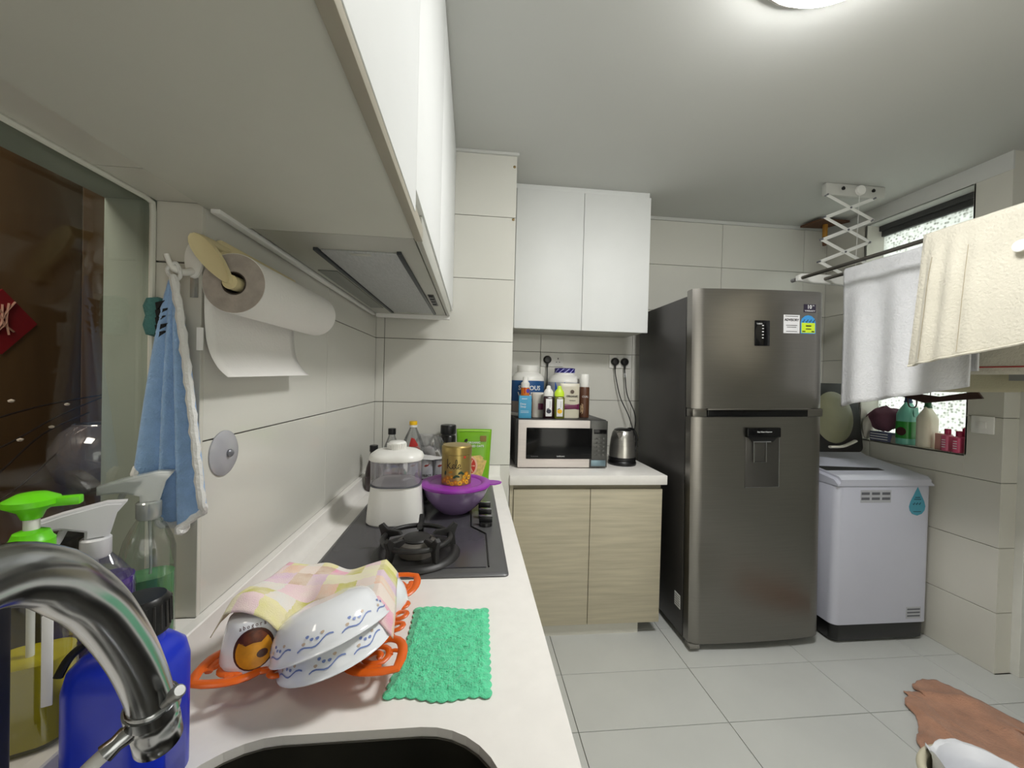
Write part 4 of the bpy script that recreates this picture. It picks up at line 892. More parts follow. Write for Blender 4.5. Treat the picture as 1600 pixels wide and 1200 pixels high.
# chequered cloth
def cloth_check():
    m = bpy.data.materials.new('pastel chequered muslin'); m.use_nodes = True; nt = m.node_tree; N = nt.nodes; L = nt.links; p = N['Principled BSDF']
    uv = N.new('ShaderNodeUVMap'); mp = N.new('ShaderNodeMapping'); mp.inputs['Scale'].default_value = (8, 6.5, 1); L.new(uv.outputs[0], mp.inputs[0])
    dn = N.new('ShaderNodeTexNoise'); dn.inputs['Scale'].default_value = 30; L.new(uv.outputs[0], dn.inputs['Vector']); dm = N.new('ShaderNodeVectorMath'); dm.operation = 'SCALE'; dm.inputs['Scale'].default_value = .22; L.new(dn.outputs['Color'], dm.inputs[0]); da = N.new('ShaderNodeVectorMath'); L.new(mp.outputs[0], da.inputs[0]); L.new(dm.outputs[0], da.inputs[1])
    fl_ = N.new('ShaderNodeVectorMath'); fl_.operation = 'FLOOR'; L.new(da.outputs[0], fl_.inputs[0])
    wn_ = N.new('ShaderNodeTexWhiteNoise'); wn_.noise_dimensions = '2D'; L.new(fl_.outputs[0], wn_.inputs['Vector'])
    cr = N.new('ShaderNodeValToRGB'); cr.color_ramp.interpolation = 'CONSTANT'
    cols = [(240, 166, 196), (232, 226, 160), (240, 224, 216), (240, 204, 182), (228, 198, 222), (230, 228, 224), (210, 206, 118), (214, 184, 162), (242, 238, 204), (238, 210, 218)]
    e = cr.color_ramp.elements; e[0].color = (*lin(cols[0]), 1); e[1].position = .1; e[1].color = (*lin(cols[1]), 1)
    for k in range(2, 10): x = e.new(k/10); x.color = (*lin(cols[k]), 1)
    L.new(wn_.outputs['Value'], cr.inputs[0])
    n = N.new('ShaderNodeTexNoise'); n.inputs['Scale'].default_value = 40; L.new(uv.outputs[0], n.inputs['Vector'])
    mx = N.new('ShaderNodeMixRGB'); mx.blend_type = 'MULTIPLY'; mx.inputs[0].default_value = .35; L.new(cr.outputs[0], mx.inputs[1]); L.new(n.outputs['Color'], mx.inputs[2]); 
    m3 = N.new('ShaderNodeMixRGB'); m3.inputs[2].default_value = (*lin((238, 226, 214)), 1); n3 = N.new('ShaderNodeTexNoise'); n3.inputs['Scale'].default_value = 9; L.new(uv.outputs[0], n3.inputs['Vector']); q3 = N.new('ShaderNodeMapRange'); q3.inputs[1].default_value = .35; q3.inputs[2].default_value = .75; q3.inputs[3].default_value = .05; q3.inputs[4].default_value = .75; L.new(n3.outputs['Fac'], q3.inputs[0]); L.new(q3.outputs[0], m3.inputs[0]); L.new(cr.outputs[0], m3.inputs[1]); L.new(m3.outputs[0], p.inputs['Base Color']); p.inputs['Roughness'].default_value = .9
    w_ = N.new('ShaderNodeTexNoise'); w_.inputs['Scale'].default_value = 160; L.new(uv.outputs[0], w_.inputs['Vector'])
    b_ = N.new('ShaderNodeBump'); b_.inputs['Strength'].default_value = .5; b_.inputs['Distance'].default_value = .002; L.new(w_.outputs['Fac'], b_.inputs['Height']); L.new(b_.outputs[0], p.inputs['Normal'])
    return m
def cloth_obj(name, f, nu, nv, m, thick=.0015, parent=None):
    bm = grid(nb(), f, nu, nv); uvl = bm.loops.layers.uv.new('UVMap'); bm.verts.ensure_lookup_table()
    for fc in bm.faces:
        for lp in fc.loops: i = lp.vert.index
    bm.verts.index_update()
    for fc in bm.faces:
        for lp in fc.loops:
            i = lp.vert.index; lp[uvl].uv = ((i//(nv+1))/nu, (i % (nv+1))/nv)
    o = obj(name, bm, m, parent, ang=180); s = o.modifiers.new('thickness', 'SOLIDIFY'); s.thickness = thick; s.offset = 0
    return o
def ck(u, v):
    # u: left to right, v: near to far
    xn, xf = -.378+.262*u, -.350+.215*u
    x = xn+(xf-xn)*v+.006*math.sin(5*v+1)*(u-.5)
    yn = .606+.012*math.cos(2*PI*u)-.004*u+.022*math.exp(-((u-.42)/.16)**2); yf = .80+.01*math.sin(6*u)
    y = yn+(yf-yn)*v
    h = .108+.004*math.sin(2*PI*u*1.3+.8)
    h += .012*math.exp(-((u-.18)/.16)**2-((v-.2)/.3)**2)              # over the mug
    h += .012*math.exp(-((u-.80)/.2)**2-((v-.5)/.35)**2)              # over the hidden bowl
    h -= .030*math.exp(-((u-.42)/.09)**2-((v-.0)/.28)**2)             # sags between mug and bowls
    h -= .45*max(0, v-.82)**1.15*1.1+.42*max(0, .07-u)+.36*max(0, u-.90)*(1-.3*v)
    h -= .10*max(0, .10-v)
    h += .0045*math.sin(13*u+3*v)*(.3+.7*v)+.004*math.sin(9*v+6*u)+.006*noise.noise(Vector((u*5, v*4, 2)))
    return (x, y, ZK+max(h, .012))
ch = cloth_obj('dish_cloth', ck, 70, 56, cloth_check()); tag(ch, 'pastel chequered cloth draped over the washed dishes', 'cloth')

# green fluffy cloth
def gc(u, v):
    sc = .0035*abs(math.sin(PI*14*v)); sv = .003*abs(math.sin(PI*10*u))
    xl = -.118+.008*v+.01*math.sin(2.5*v); xr = .036+.004*v
    yn = .575-.010*u+.004*math.sin(9*u); yf = .797-.008*u+.012*math.sin(PI*u*2.0)*.4
    U = u; V_ = v
    x = xl+(xr-xl)*U+(sc if U > .98 else (-sc if U < .02 else 0)); y = yn+(yf-yn)*V_+(sv if V_ > .98 else (-sv if V_ < .02 else 0))
    n1 = noise.noise(Vector((x*260, y*260, 0))); n2 = noise.noise(Vector((x*90, y*90, 3)))
    ed = min(u, 1-u, v, 1-v); k = min(1, ed*14)
    z = ZK+.0018+k*(.0050+.0035*abs(n1)+.0030*n2+.001*noise.noise(Vector((x*20, y*20, 8))))
    return (x+.0016*n2*k, y+.0016*n1*k, max(z, ZK+.0016))
gm = mat('green terry', (98, 222, 168), .95, var=.16, scale=90, bump=.7, bscale=420, sheen=.3)
g = cloth_obj('microfibre_cloth', gc, 170, 220, gm, .002); tag(g, 'green fluffy cloth lying flat beside the bowls', 'cloth')

# ---------------------------------------------------------------- tap
fc = thing('tap', 'chrome gooseneck tap over the sink', 'tap', (-.166, .025, ZK))
pts = smooth_pts([(-.166, .025, ZK+.02), (-.166, .025, 1.0), (-.166, .026, 1.10), (-.167, .040, 1.155), (-.169, .075, 1.198), (-.171, .115, 1.219), (-.1725, .155, 1.2235), (-.1745, .178, 1.2145), (-.178, .195, 1.1995), (-.183, .212, 1.182), (-.1885, .230, 1.158), (-.194, .248, 1.130), (-.1985, .2625, 1.103), (-.2005, .2692, 1.0873)], 6)
w('spout_pipe', tube(nb(), pts, .0117, 28), chrome, fc)
w('base_flange', lathe(nb(), [(0, 0), (.027, 0), (.028, .004), (.022, .012), (.018, .05), (.0125, .055)], 32, T((-.166, .025, ZK+.0005))), chrome, fc)
ax = Vector((-.0034, .0119, -.0393)).normalized(); q = Vector((0, 0, -1)).rotation_difference(ax).to_matrix().to_4x4(); A = T((-.2005, .2692, 1.0880)) @ q
w('nozzle', lathe(nb(), [(.0117, .002), (.0130, 0), (.0132, -.006), (.0125, -.007), (.0125, -.019), (.0129, -.0195), (.0129, -.036), (.0115, -.038), (.009, -.038), (.008, -.034), (0, -.034)], 36, A), chrome, fc)
w('clamp_band', lathe(nb(), [(.0128, -.001), (.0142, -.001), (.0142, -.009), (.0128, -.009)], 36, A), chrome, fc)
w('clamp_screw', tube(nb(), [(-.189, .2635, 1.0895), (-.183, .262, 1.0955), (-.1815, .2613, 1.097), (-.178, .260, 1.1005), (-.177, .2596, 1.1014)], [.0022, .0022, .0042, .0042, .003], 12), mat('dull zinc', (150, 150, 148), .42, .8), fc)
w('hose_barb', tube(nb(), [(-.2055, .268, 1.0745), (-.2107, .263, 1.0717), (-.213, .260, 1.070), (-.2165, .2564, 1.0672)], [.0038, .0058, .0048, .0058], 14), chrome, fc)
w('thin_hose', tube(nb(), smooth_pts([(-.216, .257, 1.0675), (-.2197, .2507, 1.0645), (-.2257, .2462, 1.056), (-.232, .24, 1.03), (-.225, .22, .96), (-.2, .2, .90)], 5), .0042, 12), mat('white hose', (215, 215, 212), .5), fc)
w('lever_handle', tube(nb(), [(-.166, .025, .90), (-.15, .0, .905), (-.14, -.02, .92)], [.008, .006, .005], 12), chrome, fc)

# ---------------------------------------------------------------- bottles on the ledge
LZ = ZS+.0015
def sprayer(name, label, x, y, H, R, hx, hy, liq, head_m, rz, text=None, clearm=None, lev=.5):
    t = thing(name, label, 'spray bottle', (x, y, LZ), rz)
    prof = [(.004, 0), (0, .004), (0, H*.60), (hx*.12, H*.68), (hx*.35, H*.76), (hx*.62, H*.83)]
    obj('bottle_body', sqlathe(nb(), prof, hx, hy, min(hx, hy)*.9, 8), clearm, t)
    obj('liquid', sqlathe(nb(), [(.004, .003), (.0015, .006), (.0015, H*lev)], hx, hy, min(hx, hy)*.9, 8), liq, t)
    obj('collar', lathe(nb(), [(.013, H*.815), (.0155, H*.83), (.0155, H*.83+.022), (.0135, H*.83+.024), (0, H*.83+.024)], 28), head_m, t)
    z = H*.83+.024
    hd_ = nb(); prism(hd_, [(-.056, z+.018), (-.056, z+.030), (-.030, z+.038), (.010, z+.046), (.030, z+.044), (.020, z+.030), (.014, z+.004), (.012, z-.001), (-.010, z-.001), (-.010, z+.010), (-.030, z+.018)], -.0095, .0095, 'y', .003)
    h = obj('spray_head', hd_, head_m, t)
    tg = nb(); prism(tg, [(-.032, z+.018), (-.024, z+.018), (-.030, z+.002), (-.040, z-.020), (-.048, z-.026), (-.052, z-.022), (-.040, z-.004)], -.005, .005, 'y', .0015); obj('trigger', tg, head_m, t)
    obj('dip_tube', tube(nb(), [(0, 0, .02), (.003, 0, H*.5), (0, 0, z)], .002, 8), head_m, t)
    return t
clb = clear('clear bottle', (232, 236, 234), .2, .02, fres=.4)
t = sprayer('spray_bottle', 'clear spray bottle with purple liquid, nearer of the two on the ledge', -.497, .572, .205, 0, .040, .030, mat('purple liquid', (70, 44, 130), .15, coat=.5), mat('frosted white head', (212, 212, 216), .35), math.radians(35), clearm=clb, lev=.66)
obj('bottle_text', text_bm('method', .02, T((.004, -.0306, .115))), whiteink, t)
sprayer('spray_bottle', 'clear spray bottle with green liquid beside the blue towel', -.495, .655, .232, 0, .033, .026, mat('green liquid', (86, 150, 96), .15, coat=.5), clear('frosted clear head', (205, 212, 208), .5, .45), math.radians(30), clearm=clb, lev=.44)
t = thing('soap_pump_bottle', 'clear bottle of yellow soap with bright green pump at the left', 'soap bottle', (-.487, .485, LZ), .4)
obj('bottle_body', sqlathe(nb(), [(.004, 0), (0, .004), (0, .17), (.006, .19), (.018, .206)], .036, .028, .022, 8), clb, t)
obj('liquid', sqlathe(nb(), [(.005, .003), (.0015, .006), (.0015, .095)], .036, .028, .022, 8), mat('yellow soap', (186, 172, 20), .15, coat=.5), t)
gp_ = mat('lime green plastic', (106, 214, 22), .35)
obj('collar', lathe(nb(), [(.014, .200), (.0185, .202), (.0185, .226), (.0165, .228), (.014, .235), (.007, .238), (0, .238)], 28), gp_, t)
obj('stem', lathe(nb(), [(.0065, .236), (.0065, .256), (0, .256)], 20), whitep, t)
bm = nb(); lathe(bm, [(.008, .250), (.011, .258), (.022, .266), (.022, .272), (.012, .278), (0, .279)], 28); box(bm, .008, .040, -.006, .006, .262, .272, .002); obj('pump_head', bm, gp_, t)
obj('dip_tube', tube(nb(), [(0, 0, .01), (0, 0, .205)], .0035, 10), whitep, t)
obj('label_strip', fbox(.020, .029, -.0298, -.028, .05, .15, bev=.001), whiteink, t)
# big blue jug on the worktop
t = thing('blue_bottle', 'large cobalt blue plastic bottle with black cap behind the tap', 'bottle', (-.372, .470, ZK+.001), .0)
obj('bottle_body', sqlathe(nb(), [(.005, 0), (0, .006), (0, .135), (.003, .152), (.012, .164), (.028, .172)], .048, .040, .026, 8), mat('cobalt plastic', (28, 52, 196), .3, bump=.05), t)
obj('neck', lathe(nb(), [(.02, .165), (.02, .186), (0, .186)], 32, T((.012, 0, 0))), mat('cobalt plastic', (0, 0, 0)), t)
c = obj('cap', lathe(nb(), [(.0, .178), (.024, .178), (.0248, .182), (.024, .212), (.020, .217), (0, .218)], 40, T((.012, 0, 0))), blk, t)
for k in range(24):
    a = k*PI/12; obj('cap_rib', tube(nb(), [(.012+.0247*math.cos(a), .0247*math.sin(a), .183), (.012+.024*math.cos(a), .024*math.sin(a), .211)], .0013, 5), blk, c)
obj('cap_strap', tube(nb(), smooth_pts([(-.012, -.01, .178), (-.03, -.012, .176), (-.042, -.02, .166), (-.046, -.028, .15)], 5), .004, 8), blk, t)
# dark rack upright
rk = thing('rack_post', 'dark metal post at the far left edge behind the tap', 'post', (-.432, .40, ZK))
w('post', box(nb(), -.452, -.4285, .388, .412, ZS+.004, 1.125, .003), mat('dark metal post', (42, 44, 52), .4, .5), rk)
w('post_foot', box(nb(), -.437, -.425, .382, .418, ZK+.0005, ZS+.01, .003), MATS['dark metal post'], rk)

# ---------------------------------------------------------------- hook, towel, toy, suction disc
hk = thing('adhesive_hook', 'white stick-on hook on the tile beside the left glass', 'hook', (-.474, YE, 1.47))
w('back_plate', lathe(nb(), [(0, 0), (.014, 0), (.015, .002), (.014, .005), (0, .006)], 28, T((-.470, YE-.0005, 1.488)) @ Matrix.Rotation(PI/2, 4, 'X') @ Matrix.Diagonal((1, 2.1, 1, 1))), whitep, hk)
w('hook_arm', tube(nb(), smooth_pts([(-.472, YE-.005, 1.468), (-.476, YE-.02, 1.462), (-.484, YE-.032, 1.468), (-.49, YE-.036, 1.486)], 6), [.006]*6+[.0055]*6+[.004]*7, 10), whitep, hk)
w('pull_tab', box(nb(), -.477, -.464, YE-.002, YE-.0008, 1.425, 1.458, .0005), clear('clear tab', (225, 225, 222), .4, .2), hk)
bt_ = mat('blue terry', (150, 184, 226), .95, var=.08, scale=60, bump=.6, bscale=300, sheen=.3)
wb_ = mat('white crochet', (228, 228, 226), .9, bump=.5, bscale=200)
def tw_f(u, v):
    # u around the fold, v down; gathered at the hook
    top = Vector((-.480, YE-.030, 1.452)); L_ = .43-.03*math.cos(2*PI*u)*0
    sp = (v**.75); a = (u-.5)*2
    x = max(-.531, top.x+(.000+.046*a+.006*math.sin(9*a))*sp)
    y = top.y-.004+(.013*math.sin(9.5*a+.6)+.004*math.cos(4*a))*sp*(1-.25*v)+.008*v
    dz = v*(.385-.03*max(0, a)**2+.03*(1-abs(a-.35))-.07*max(0, -a)**2)
    return (x, min(y, YE-.004), top.z-dz)
tw_ = thing('hand_towel', 'light blue hand towel with white crochet edge hanging from the hook', 'towel', (-.48, YE-.02, 1.45))
bm = grid(nb(), tw_f, 64, 60)
for v_ in bm.verts:
    n_ = noise.noise(v_.co*220); v_.co += Vector((.0006*n_, -abs(.0012*n_), .0006*n_))
o = w('towel_cloth', bm, bt_, tw_, ang=180); s = o.modifiers.new('t', 'SOLIDIFY'); s.thickness = .006; s.offset = 0
bm = nb(); P = [tw_f(1, k/28) for k in range(29)]+[tw_f(1-k/30, 1) for k in range(1, 31)]
tube(bm, [(p[0]+.0008*math.sin(k*1.9), p[1]-.002, p[2]+.0008*math.cos(k*1.9)) for k, p in enumerate(P)], [.0052+.0016*(k % 2) for k in range(len(P))], 8); w('crochet_edge', bm, wb_, tw_)
bm = nb(); P = [(-.4795, YE-.030, 1.474), (-.490, YE-.033, 1.463), (-.484, YE-.034, 1.45), (-.478, YE-.034, 1.445), (-.474, YE-.028, 1.455)]; tube(bm, smooth_pts(P, 6, True), .003, 8, True); w('hanging_loop', bm, wb_, tw_)
w('care_tag', box(nb(), -.447, -.437, YE-.03, YE-.029, 1.335, 1.372), whiteink, tw_)
ty = thing('crochet_toy', 'small teal toy with black spiky crest beside the blue towel', 'toy', (-.512, YE-.02, 1.38))
w('toy_body', lathe(nb(), [(0, -.034), (.014, -.03), (.018, -.015), (.015, 0), (.018, .015), (.014, .028), (0, .032)], 20, T((-.512, YE-.021, 1.388))), mat('teal yarn', (70, 118, 116), .9, bump=.8, bscale=200), ty)
bm = nb()
for k in range(5): prism(bm, [(-.502, 1.408-k*.012), (-.488+.004*(k % 2), 1.412-k*.012), (-.50, 1.396-k*.012)], YE-.040, YE-.034, 'y')
w('crest', bm, mat('black felt', (20, 20, 22), .9), ty)
sc = thing('suction_cup', 'clear grey suction disc stuck on the left wall tiles', 'suction cup', (XW, .775, 1.15))
MX = T((XW+.0005, .775, 1.15)) @ Matrix.Rotation(PI/2, 4, 'Y')
w('disc', lathe(nb(), [(0, .0), (.042, 0), (.042, .002), (.036, .006), (.014, .009), (0, .010)], 40, MX), clear('frosted disc', (205, 205, 212), .4, .65, .2), sc)
w('button', lathe(nb(), [(0, .009), (.007, .009), (.0075, .013), (.005, .016), (0, .017)], 20, MX), mat('grey button', (120, 122, 128), .3, .3), sc)
None if True else w('ring_arm', tube(nb(), [(XW+.008, .765, 1.13), (XW+.02, .735, 1.125), (XW+.02, .70, 1.13)], .005, 10), MATS['frosted disc'], sc)

# ---------------------------------------------------------------- paper towel and holder
ph = thing('towel_holder', 'cream wall-mounted kitchen roll holder under the cupboard', 'holder', (-.455, .86, 1.47))
RX, RZ_, RR = -.400, 1.449, .050
y0, y1 = .695, 1.03
w('wall_bar', box(nb(), XW+.001, XW+.014, .74, 1.03, 1.50, 1.535, .005), cream, ph)
def arm(yc):
    bm = nb(); n = 20; pts = []
    for i in range(n): t = 2*PI*i/n; pts.append((.050*math.cos(t), .0165*math.sin(t)*(1-.25*math.cos(t))))
    A_ = [bm.verts.new((p[0], 0, p[1])) for p in pts]; B_ = [bm.verts.new((p[0]*.96, -.007, p[1]*.9)) for p in pts]; C_ = [bm.verts.new((p[0]*.90, -.0055, p[1]*.74)) for p in pts]
    for r_, s_ in ((A_, B_), (B_, C_)):
        for i in range(n): bm.faces.new((r_[i], r_[(i+1) % n], s_[(i+1) % n], s_[i]))
    bm.faces.new(C_); bm.faces.new(A_)
    bmesh.ops.transform(bm, matrix=T((-.427, yc, 1.484)) @ Matrix.Rotation(math.radians(52), 4, 'Y'), verts=bm.verts); return bm
w('end_arm', arm(y0-.012), cream, ph); w('end_arm', arm(y1+.016), cream, ph)
w('hub', tube(nb(), [(RX, y0-.012, RZ_), (RX, y0+.03, RZ_)], .012, 20), cream, ph)
w('bar_bracket', tube(nb(), [(-.448, y0-.008, 1.517), (-.452, .72, 1.52), (-.452, .76, 1.52)], .008, 12), cream, ph)
pt = thing('paper_roll', 'white kitchen paper roll with one loose sheet hanging down', 'paper towel', (RX, .87, RZ_))
MY = T((RX, y0, RZ_)) @ Matrix.Rotation(-PI/2, 4, 'X')
LN = y1-y0
w('roll', lathe(nb(), [(.0195, 0), (RR, 0), (RR, LN), (.0195, LN), (.0195, 0)], 56, MY), [paper], pt, ang=50)
w('roll_end', lathe(nb(), [(.0195, -.0006), (RR-.0008, -.0006)], 56, MY), paper_end, pt)
w('core', lathe(nb(), [(.0194, -.001), (.0175, -.001), (.0175, LN), (.0194, LN)], 32, MY), mat('dark cardboard core', (70, 60, 52), .9), pt)
prof = [(-.4475, 1.449), (-.449, 1.42), (-.448, 1.385), (-.444, 1.35), (-.436, 1.325), (-.424, 1.305), (-.41, 1.292)]
pp = smooth_pts([(a, 0, b) for a, b in prof], 4)
def sh(u, v):
    k = v*(len(pp)-1); i = min(int(k), len(pp)-2); p = pp[i].lerp(pp[i+1], k-i); return (p.x, y0+.005+u*(LN-.01), p.z+.006*u*v)
bm = grid(nb(), sh, 12, 24); o = w('loose_sheet', bm, paper, pt, ang=180); s = o.modifiers.new('t', 'SOLIDIFY'); s.thickness = .0006

# ---------------------------------------------------------------- ceiling lamp
cl = thing('ceiling_lamp', 'round white flush ceiling lamp, lit', 'lamp', (.87, .835, ZC))
LM = bpy.data.materials.new('lit opal diffuser'); LM.use_nodes = True; pn = LM.node_tree.nodes['Principled BSDF']; pn.inputs['Base Color'].default_value = (.9, .9, .9, 1); pn.inputs['Emission Color'].default_value = (1.0, .992, .97, 1); pn.inputs['Emission Strength'].default_value = LAMP_EMIT
obj('rim', lathe(nb(), [(.205, 0), (.207, -.012), (.203, -.024), (.194, -.030), (.188, -.028), (.187, -.015)], 64), mat('lamp rim', (200, 192, 184), .4), cl)
obj('diffuser', lathe(nb(), [(.188, -.022), (.186, -.036), (.172, -.052), (.14, -.064), (.09, -.072), (0, -.076)], 64), LM, cl)

# ---------------------------------------------------------------- ceiling laundry rack
RY = 1.93
lr = thing('laundry_rack', 'white scissor-arm ceiling laundry rack with steel rods', 'laundry rack', (2.0, 1.5, ZC))
w('ceiling_plate', box(nb(), 1.86, 2.21, RY-.01, RY+.02, 2.335, ZC-.001, .004), mat('greyed white metal', (196, 196, 190), .5), lr)
for x, dz in ((1.955, 0), (2.135, 0)):
    w('eye_bolt', lathe(nb(), [(0, 0), (.008, 0), (.01, .006), (0, .01)], 12, T((x, RY-.01, 2.372)) @ Matrix.Rotation(PI/2, 4, 'X')), blk, lr)
pl = w('pulley', lathe(nb(), [(0, 0), (.024, 0), (.026, .003), (.02, .006), (.02, .010), (.026, .013), (.024, .016), (0, .016)], 28, T((2.05, RY-.012, 2.365)) @ Matrix.Rotation(PI/2, 4, 'X')), whitep, lr)
w('pull_cord', tube(nb(), [(2.045, RY-.02, 2.35), (2.035, RY-.02, 1.93)], .0012, 5), whitepaint, lr)
zs = [2.338, 2.216, 2.094, 1.972, 1.90]
xl, xr_ = 1.86, 2.15
zz = [2.338, 2.227, 2.116, 2.005]
zz = [2.335, 2.215, 2.095, 1.975]
xc = lambda z: 0
def strap(a, b, y):
    bm = nb(); tube(bm, [(a[0], y, a[1]), (b[0], y, b[1])], .009, 8); 
    for v in bm.verts: v.co.y = y+(v.co.y-y)*.25
    return bm
for k in range(3):
    z0_, z1_ = zz[k], zz[k+1]; dx = -.012*k
    w('scissor_arm', strap((1.868+dx, z0_), (2.15+dx, z1_), RY-.006), whitepaint, lr); w('scissor_arm', strap((2.15+dx, z0_), (1.868+dx, z1_), RY), whitepaint, lr)
    w('rivet', tube(nb(), [(2.01+dx, RY-.012, (z0_+z1_)/2), (2.01+dx, RY+.006, (z0_+z1_)/2)], .005, 10), MATS['grey button'], lr)
w('scissor_arm', strap((1.835, zz[3]), (2.04, 1.89), RY-.006), whitepaint, lr); w('scissor_arm', strap((2.12, zz[3]), (1.93, 1.89), RY), whitepaint, lr)
for k in range(4):
    for x in (1.868, 2.15): w('rivet', tube(nb(), [(x-.011*k, RY-.013, zz[k]), (x-.011*k, RY+.006, zz[k])], .005, 10), MATS['grey button'], lr)
bm = prism(nb(), [(1.715, 1.868), (1.715, 1.895), (1.735, 1.905), (2.18, 1.905), (2.2, 1.895), (2.2, 1.868), (2.0, 1.855), (1.80, 1.86)], RY-.012, RY+.012, 'y', .003); w('end_bar', bm, whitepaint, lr)
bm = prism(nb(), [(1.715, 1.868), (1.715, 1.895), (1.735, 1.905), (2.18, 1.905), (2.2, 1.895), (2.2, 1.868), (2.0, 1.855), (1.80, 1.86)], .10, .124, 'y', .003); w('end_bar', bm, whitepaint, lr)
rods = [1.735, 1.868, 1.995, 2.12]
steelrod = mat('steel rod', (120, 116, 110), .3, .9)
for x in rods: w('rod', tube(nb(), [(x, RY+.035, 1.882), (x, .08, 1.882)], .009, 14), steelrod, lr)
for x in rods: w('rod_cap', tube(nb(), [(x, RY+.03, 1.882), (x, RY+.055, 1.882)], .0105, 14), MATS['grey ink'], lr)
for y_, s in ((.25, 1),):
    w('ceiling_plate', box(nb(), 1.86, 2.21, .28, .31, 2.335, ZC-.001, .004), whitepaint, lr)
    w('scissor_arm', strap((1.868, 2.335), (2.1, 1.9), .29), whitepaint, lr); w('scissor_arm', strap((2.15, 2.335), (1.9, 1.9), .296), whitepaint, lr)

# hanging towels: each drapes over a rod, both halves hang
def hang(name, label, x, ya, yb, zf, zb, m, amp=.008, flare=0.0, fold=6, thick=.006, seed=0, zslope=0, wob=.01, pleat=0):
    top = 1.882+.012; nv = 60; nu = 56
    def f(u, v):
        y = ya+(yb-ya)*u; zbF = zf+zslope*(u-.5)+wob*math.sin(4*u+seed); zbB = zb+wob*math.cos(3*u+seed)
        lf, lb = top-zbF, top-zbB; tot = lf+lb+.04; s = v*tot
        r_ = .013
        if s < lf: q = (x-r_, top-(lf-s)); d = (lf-s)/lf; sg = -1
        elif s < lf+.04: a = (s-lf)/.04*PI; q = (x-r_*math.cos(a), top+r_*math.sin(a)*.6); d = 0; sg = 0
        else: q = (x+r_, top-(s-lf-.04)); d = (s-lf-.04)/lb; sg = 1
        k = min(1, d*3)
        dx = pleat*k*math.sin(75*u)*math.exp(-(u/.2)**2)+amp*k*(math.sin(fold*2*PI*u+seed)*(.6+.4*d)+.5*math.sin(fold*4.3*u+2+seed))+sg*.004*d
        yy = y-flare*d*(u-.5)*2*(1 if sg <= 0 else .5)
        n_ = noise.noise(Vector((u*70, v*90, seed)))*.0012
        return (q[0]+dx+n_, yy, q[1]+.0)
    o = cloth_obj(name, f, nu, nv, m, thick); tag(o, label, 'towel'); return o, f
tw_white = mat('white towelling', (232, 233, 236), .95, var=.03, scale=30, bump=.8, bscale=110, sheen=.2)
tw_cream = mat('cream towelling', (217, 212, 196), .95, var=.06, scale=6, bump=.8, bscale=110, sheen=.2)
tw_khaki = mat('pale khaki cloth', (206, 200, 170), .95, var=.05, scale=8, bump=.3, bscale=140)
hang('white_towel', 'plain white towel on the inner rod, nearest the fridge', 1.868, 1.80, 1.28, 1.262, 1.38, tw_white, .012, -.004, 3.2, seed=1, wob=.005, zslope=.12)
o, f = hang('cream_towel', 'cream towel with pleated end hanging on the outer rod', 1.735, 1.345, .62, 1.475, 1.52, tw_cream, .008, .04, 2.4, seed=2.2, wob=.006, zslope=.18, pleat=.010)
# its pleats and stitched lines
for u in (.06, .20, .47, .70): w('woven_line', tube(nb(), [(lambda p: (p[0]-.0042, p[1], p[2]))(f(u, .02+.42*k/20)) for k in range(21)], .0009, 5), mat('taupe thread', (176, 164, 140), .9), o)
bm = nb(); P = [f(k/60, .004) for k in range(61)]; tube(bm, [(p[0]-.003, p[1], p[2]) for p in P], .0045, 6, flat=1.0); w('ribbed_hem', bm, tw_cream, o)
o, f = hang('trimmed_cloth', 'white kitchen cloth with red trim hanging behind the cream towel', 1.79+.205, 1.40, .50, 1.375, 1.5, tw_cream, .006, .02, 2, seed=4)
bm = nb(); P = [f(k/40, .03) for k in range(41)]; tube(bm, [(p[0]-.004, p[1], p[2]) for p in P], .003, 6); w('red_trim', bm, mat('red trim', (170, 60, 56), .8), o)
o, f = hang('khaki_cloth', 'pale khaki cloth hanging on the rod nearest the window', 2.12, 1.66, .60, 1.30, 1.40, tw_khaki, .008, .02, 2, seed=5)
bm = nb(); P0 = f(.35, .03); box(bm, P0[0]-.010, P0[0]-.006, P0[1]-.03, P0[1]+.03, P0[2]+.01, P0[2]+.05); w('sewn_patch', bm, mat('grey patch', (150, 150, 146), .9), o)
# clothes peg at the right edge and dark garment strips under the khaki cloth
pg = thing('clothes_peg', 'round white plastic peg clipped on the cream towel at right edge', 'peg', (1.71, 1.066, 1.76)); w('peg_disc', lathe(nb(), [(0, 0), (.018, 0), (.02, .003), (.018, .007), (0, .008)], 24, T((1.7085, 1.066, 1.762)) @ Matrix.Rotation(-PI/2, 4, 'Y')), whitep, pg)
hg = thing('hanger', 'dark brown hanger hanging below the khaki cloth by the window', 'hanger', (2.2, 1.7, 1.24))
bm = nb(); prism(bm, [(1.50, 1.268), (1.52, 1.30), (1.66, 1.27), (1.80, 1.285), (1.93, 1.30), (2.0, 1.29), (1.94, 1.262), (1.82, 1.262), (1.72, 1.235), (1.60, 1.255)], 2.235, 2.25, 'x', .003); w('shoulder_bar', bm, mat('dark brown wood', (60, 38, 32), .5), hg)
w('hanger_hook', tube(nb(), smooth_pts([(2.2425, 1.7, 1.27), (2.2425, 1.7, 1.6), (2.2425, 1.7, 1.8), (2.22, 1.7, 1.88), (2.16, 1.7, 1.905), (2.12, 1.7, 1.897)], 5), .002, 6), steelrod, hg)
w('clip', tube(nb(), smooth_pts([(2.24, 1.80, 1.27), (2.24, 1.79, 1.215), (2.24, 1.76, 1.215), (2.24, 1.755, 1.27)], 5), .003, 6), MATS['dark brown wood'], hg)

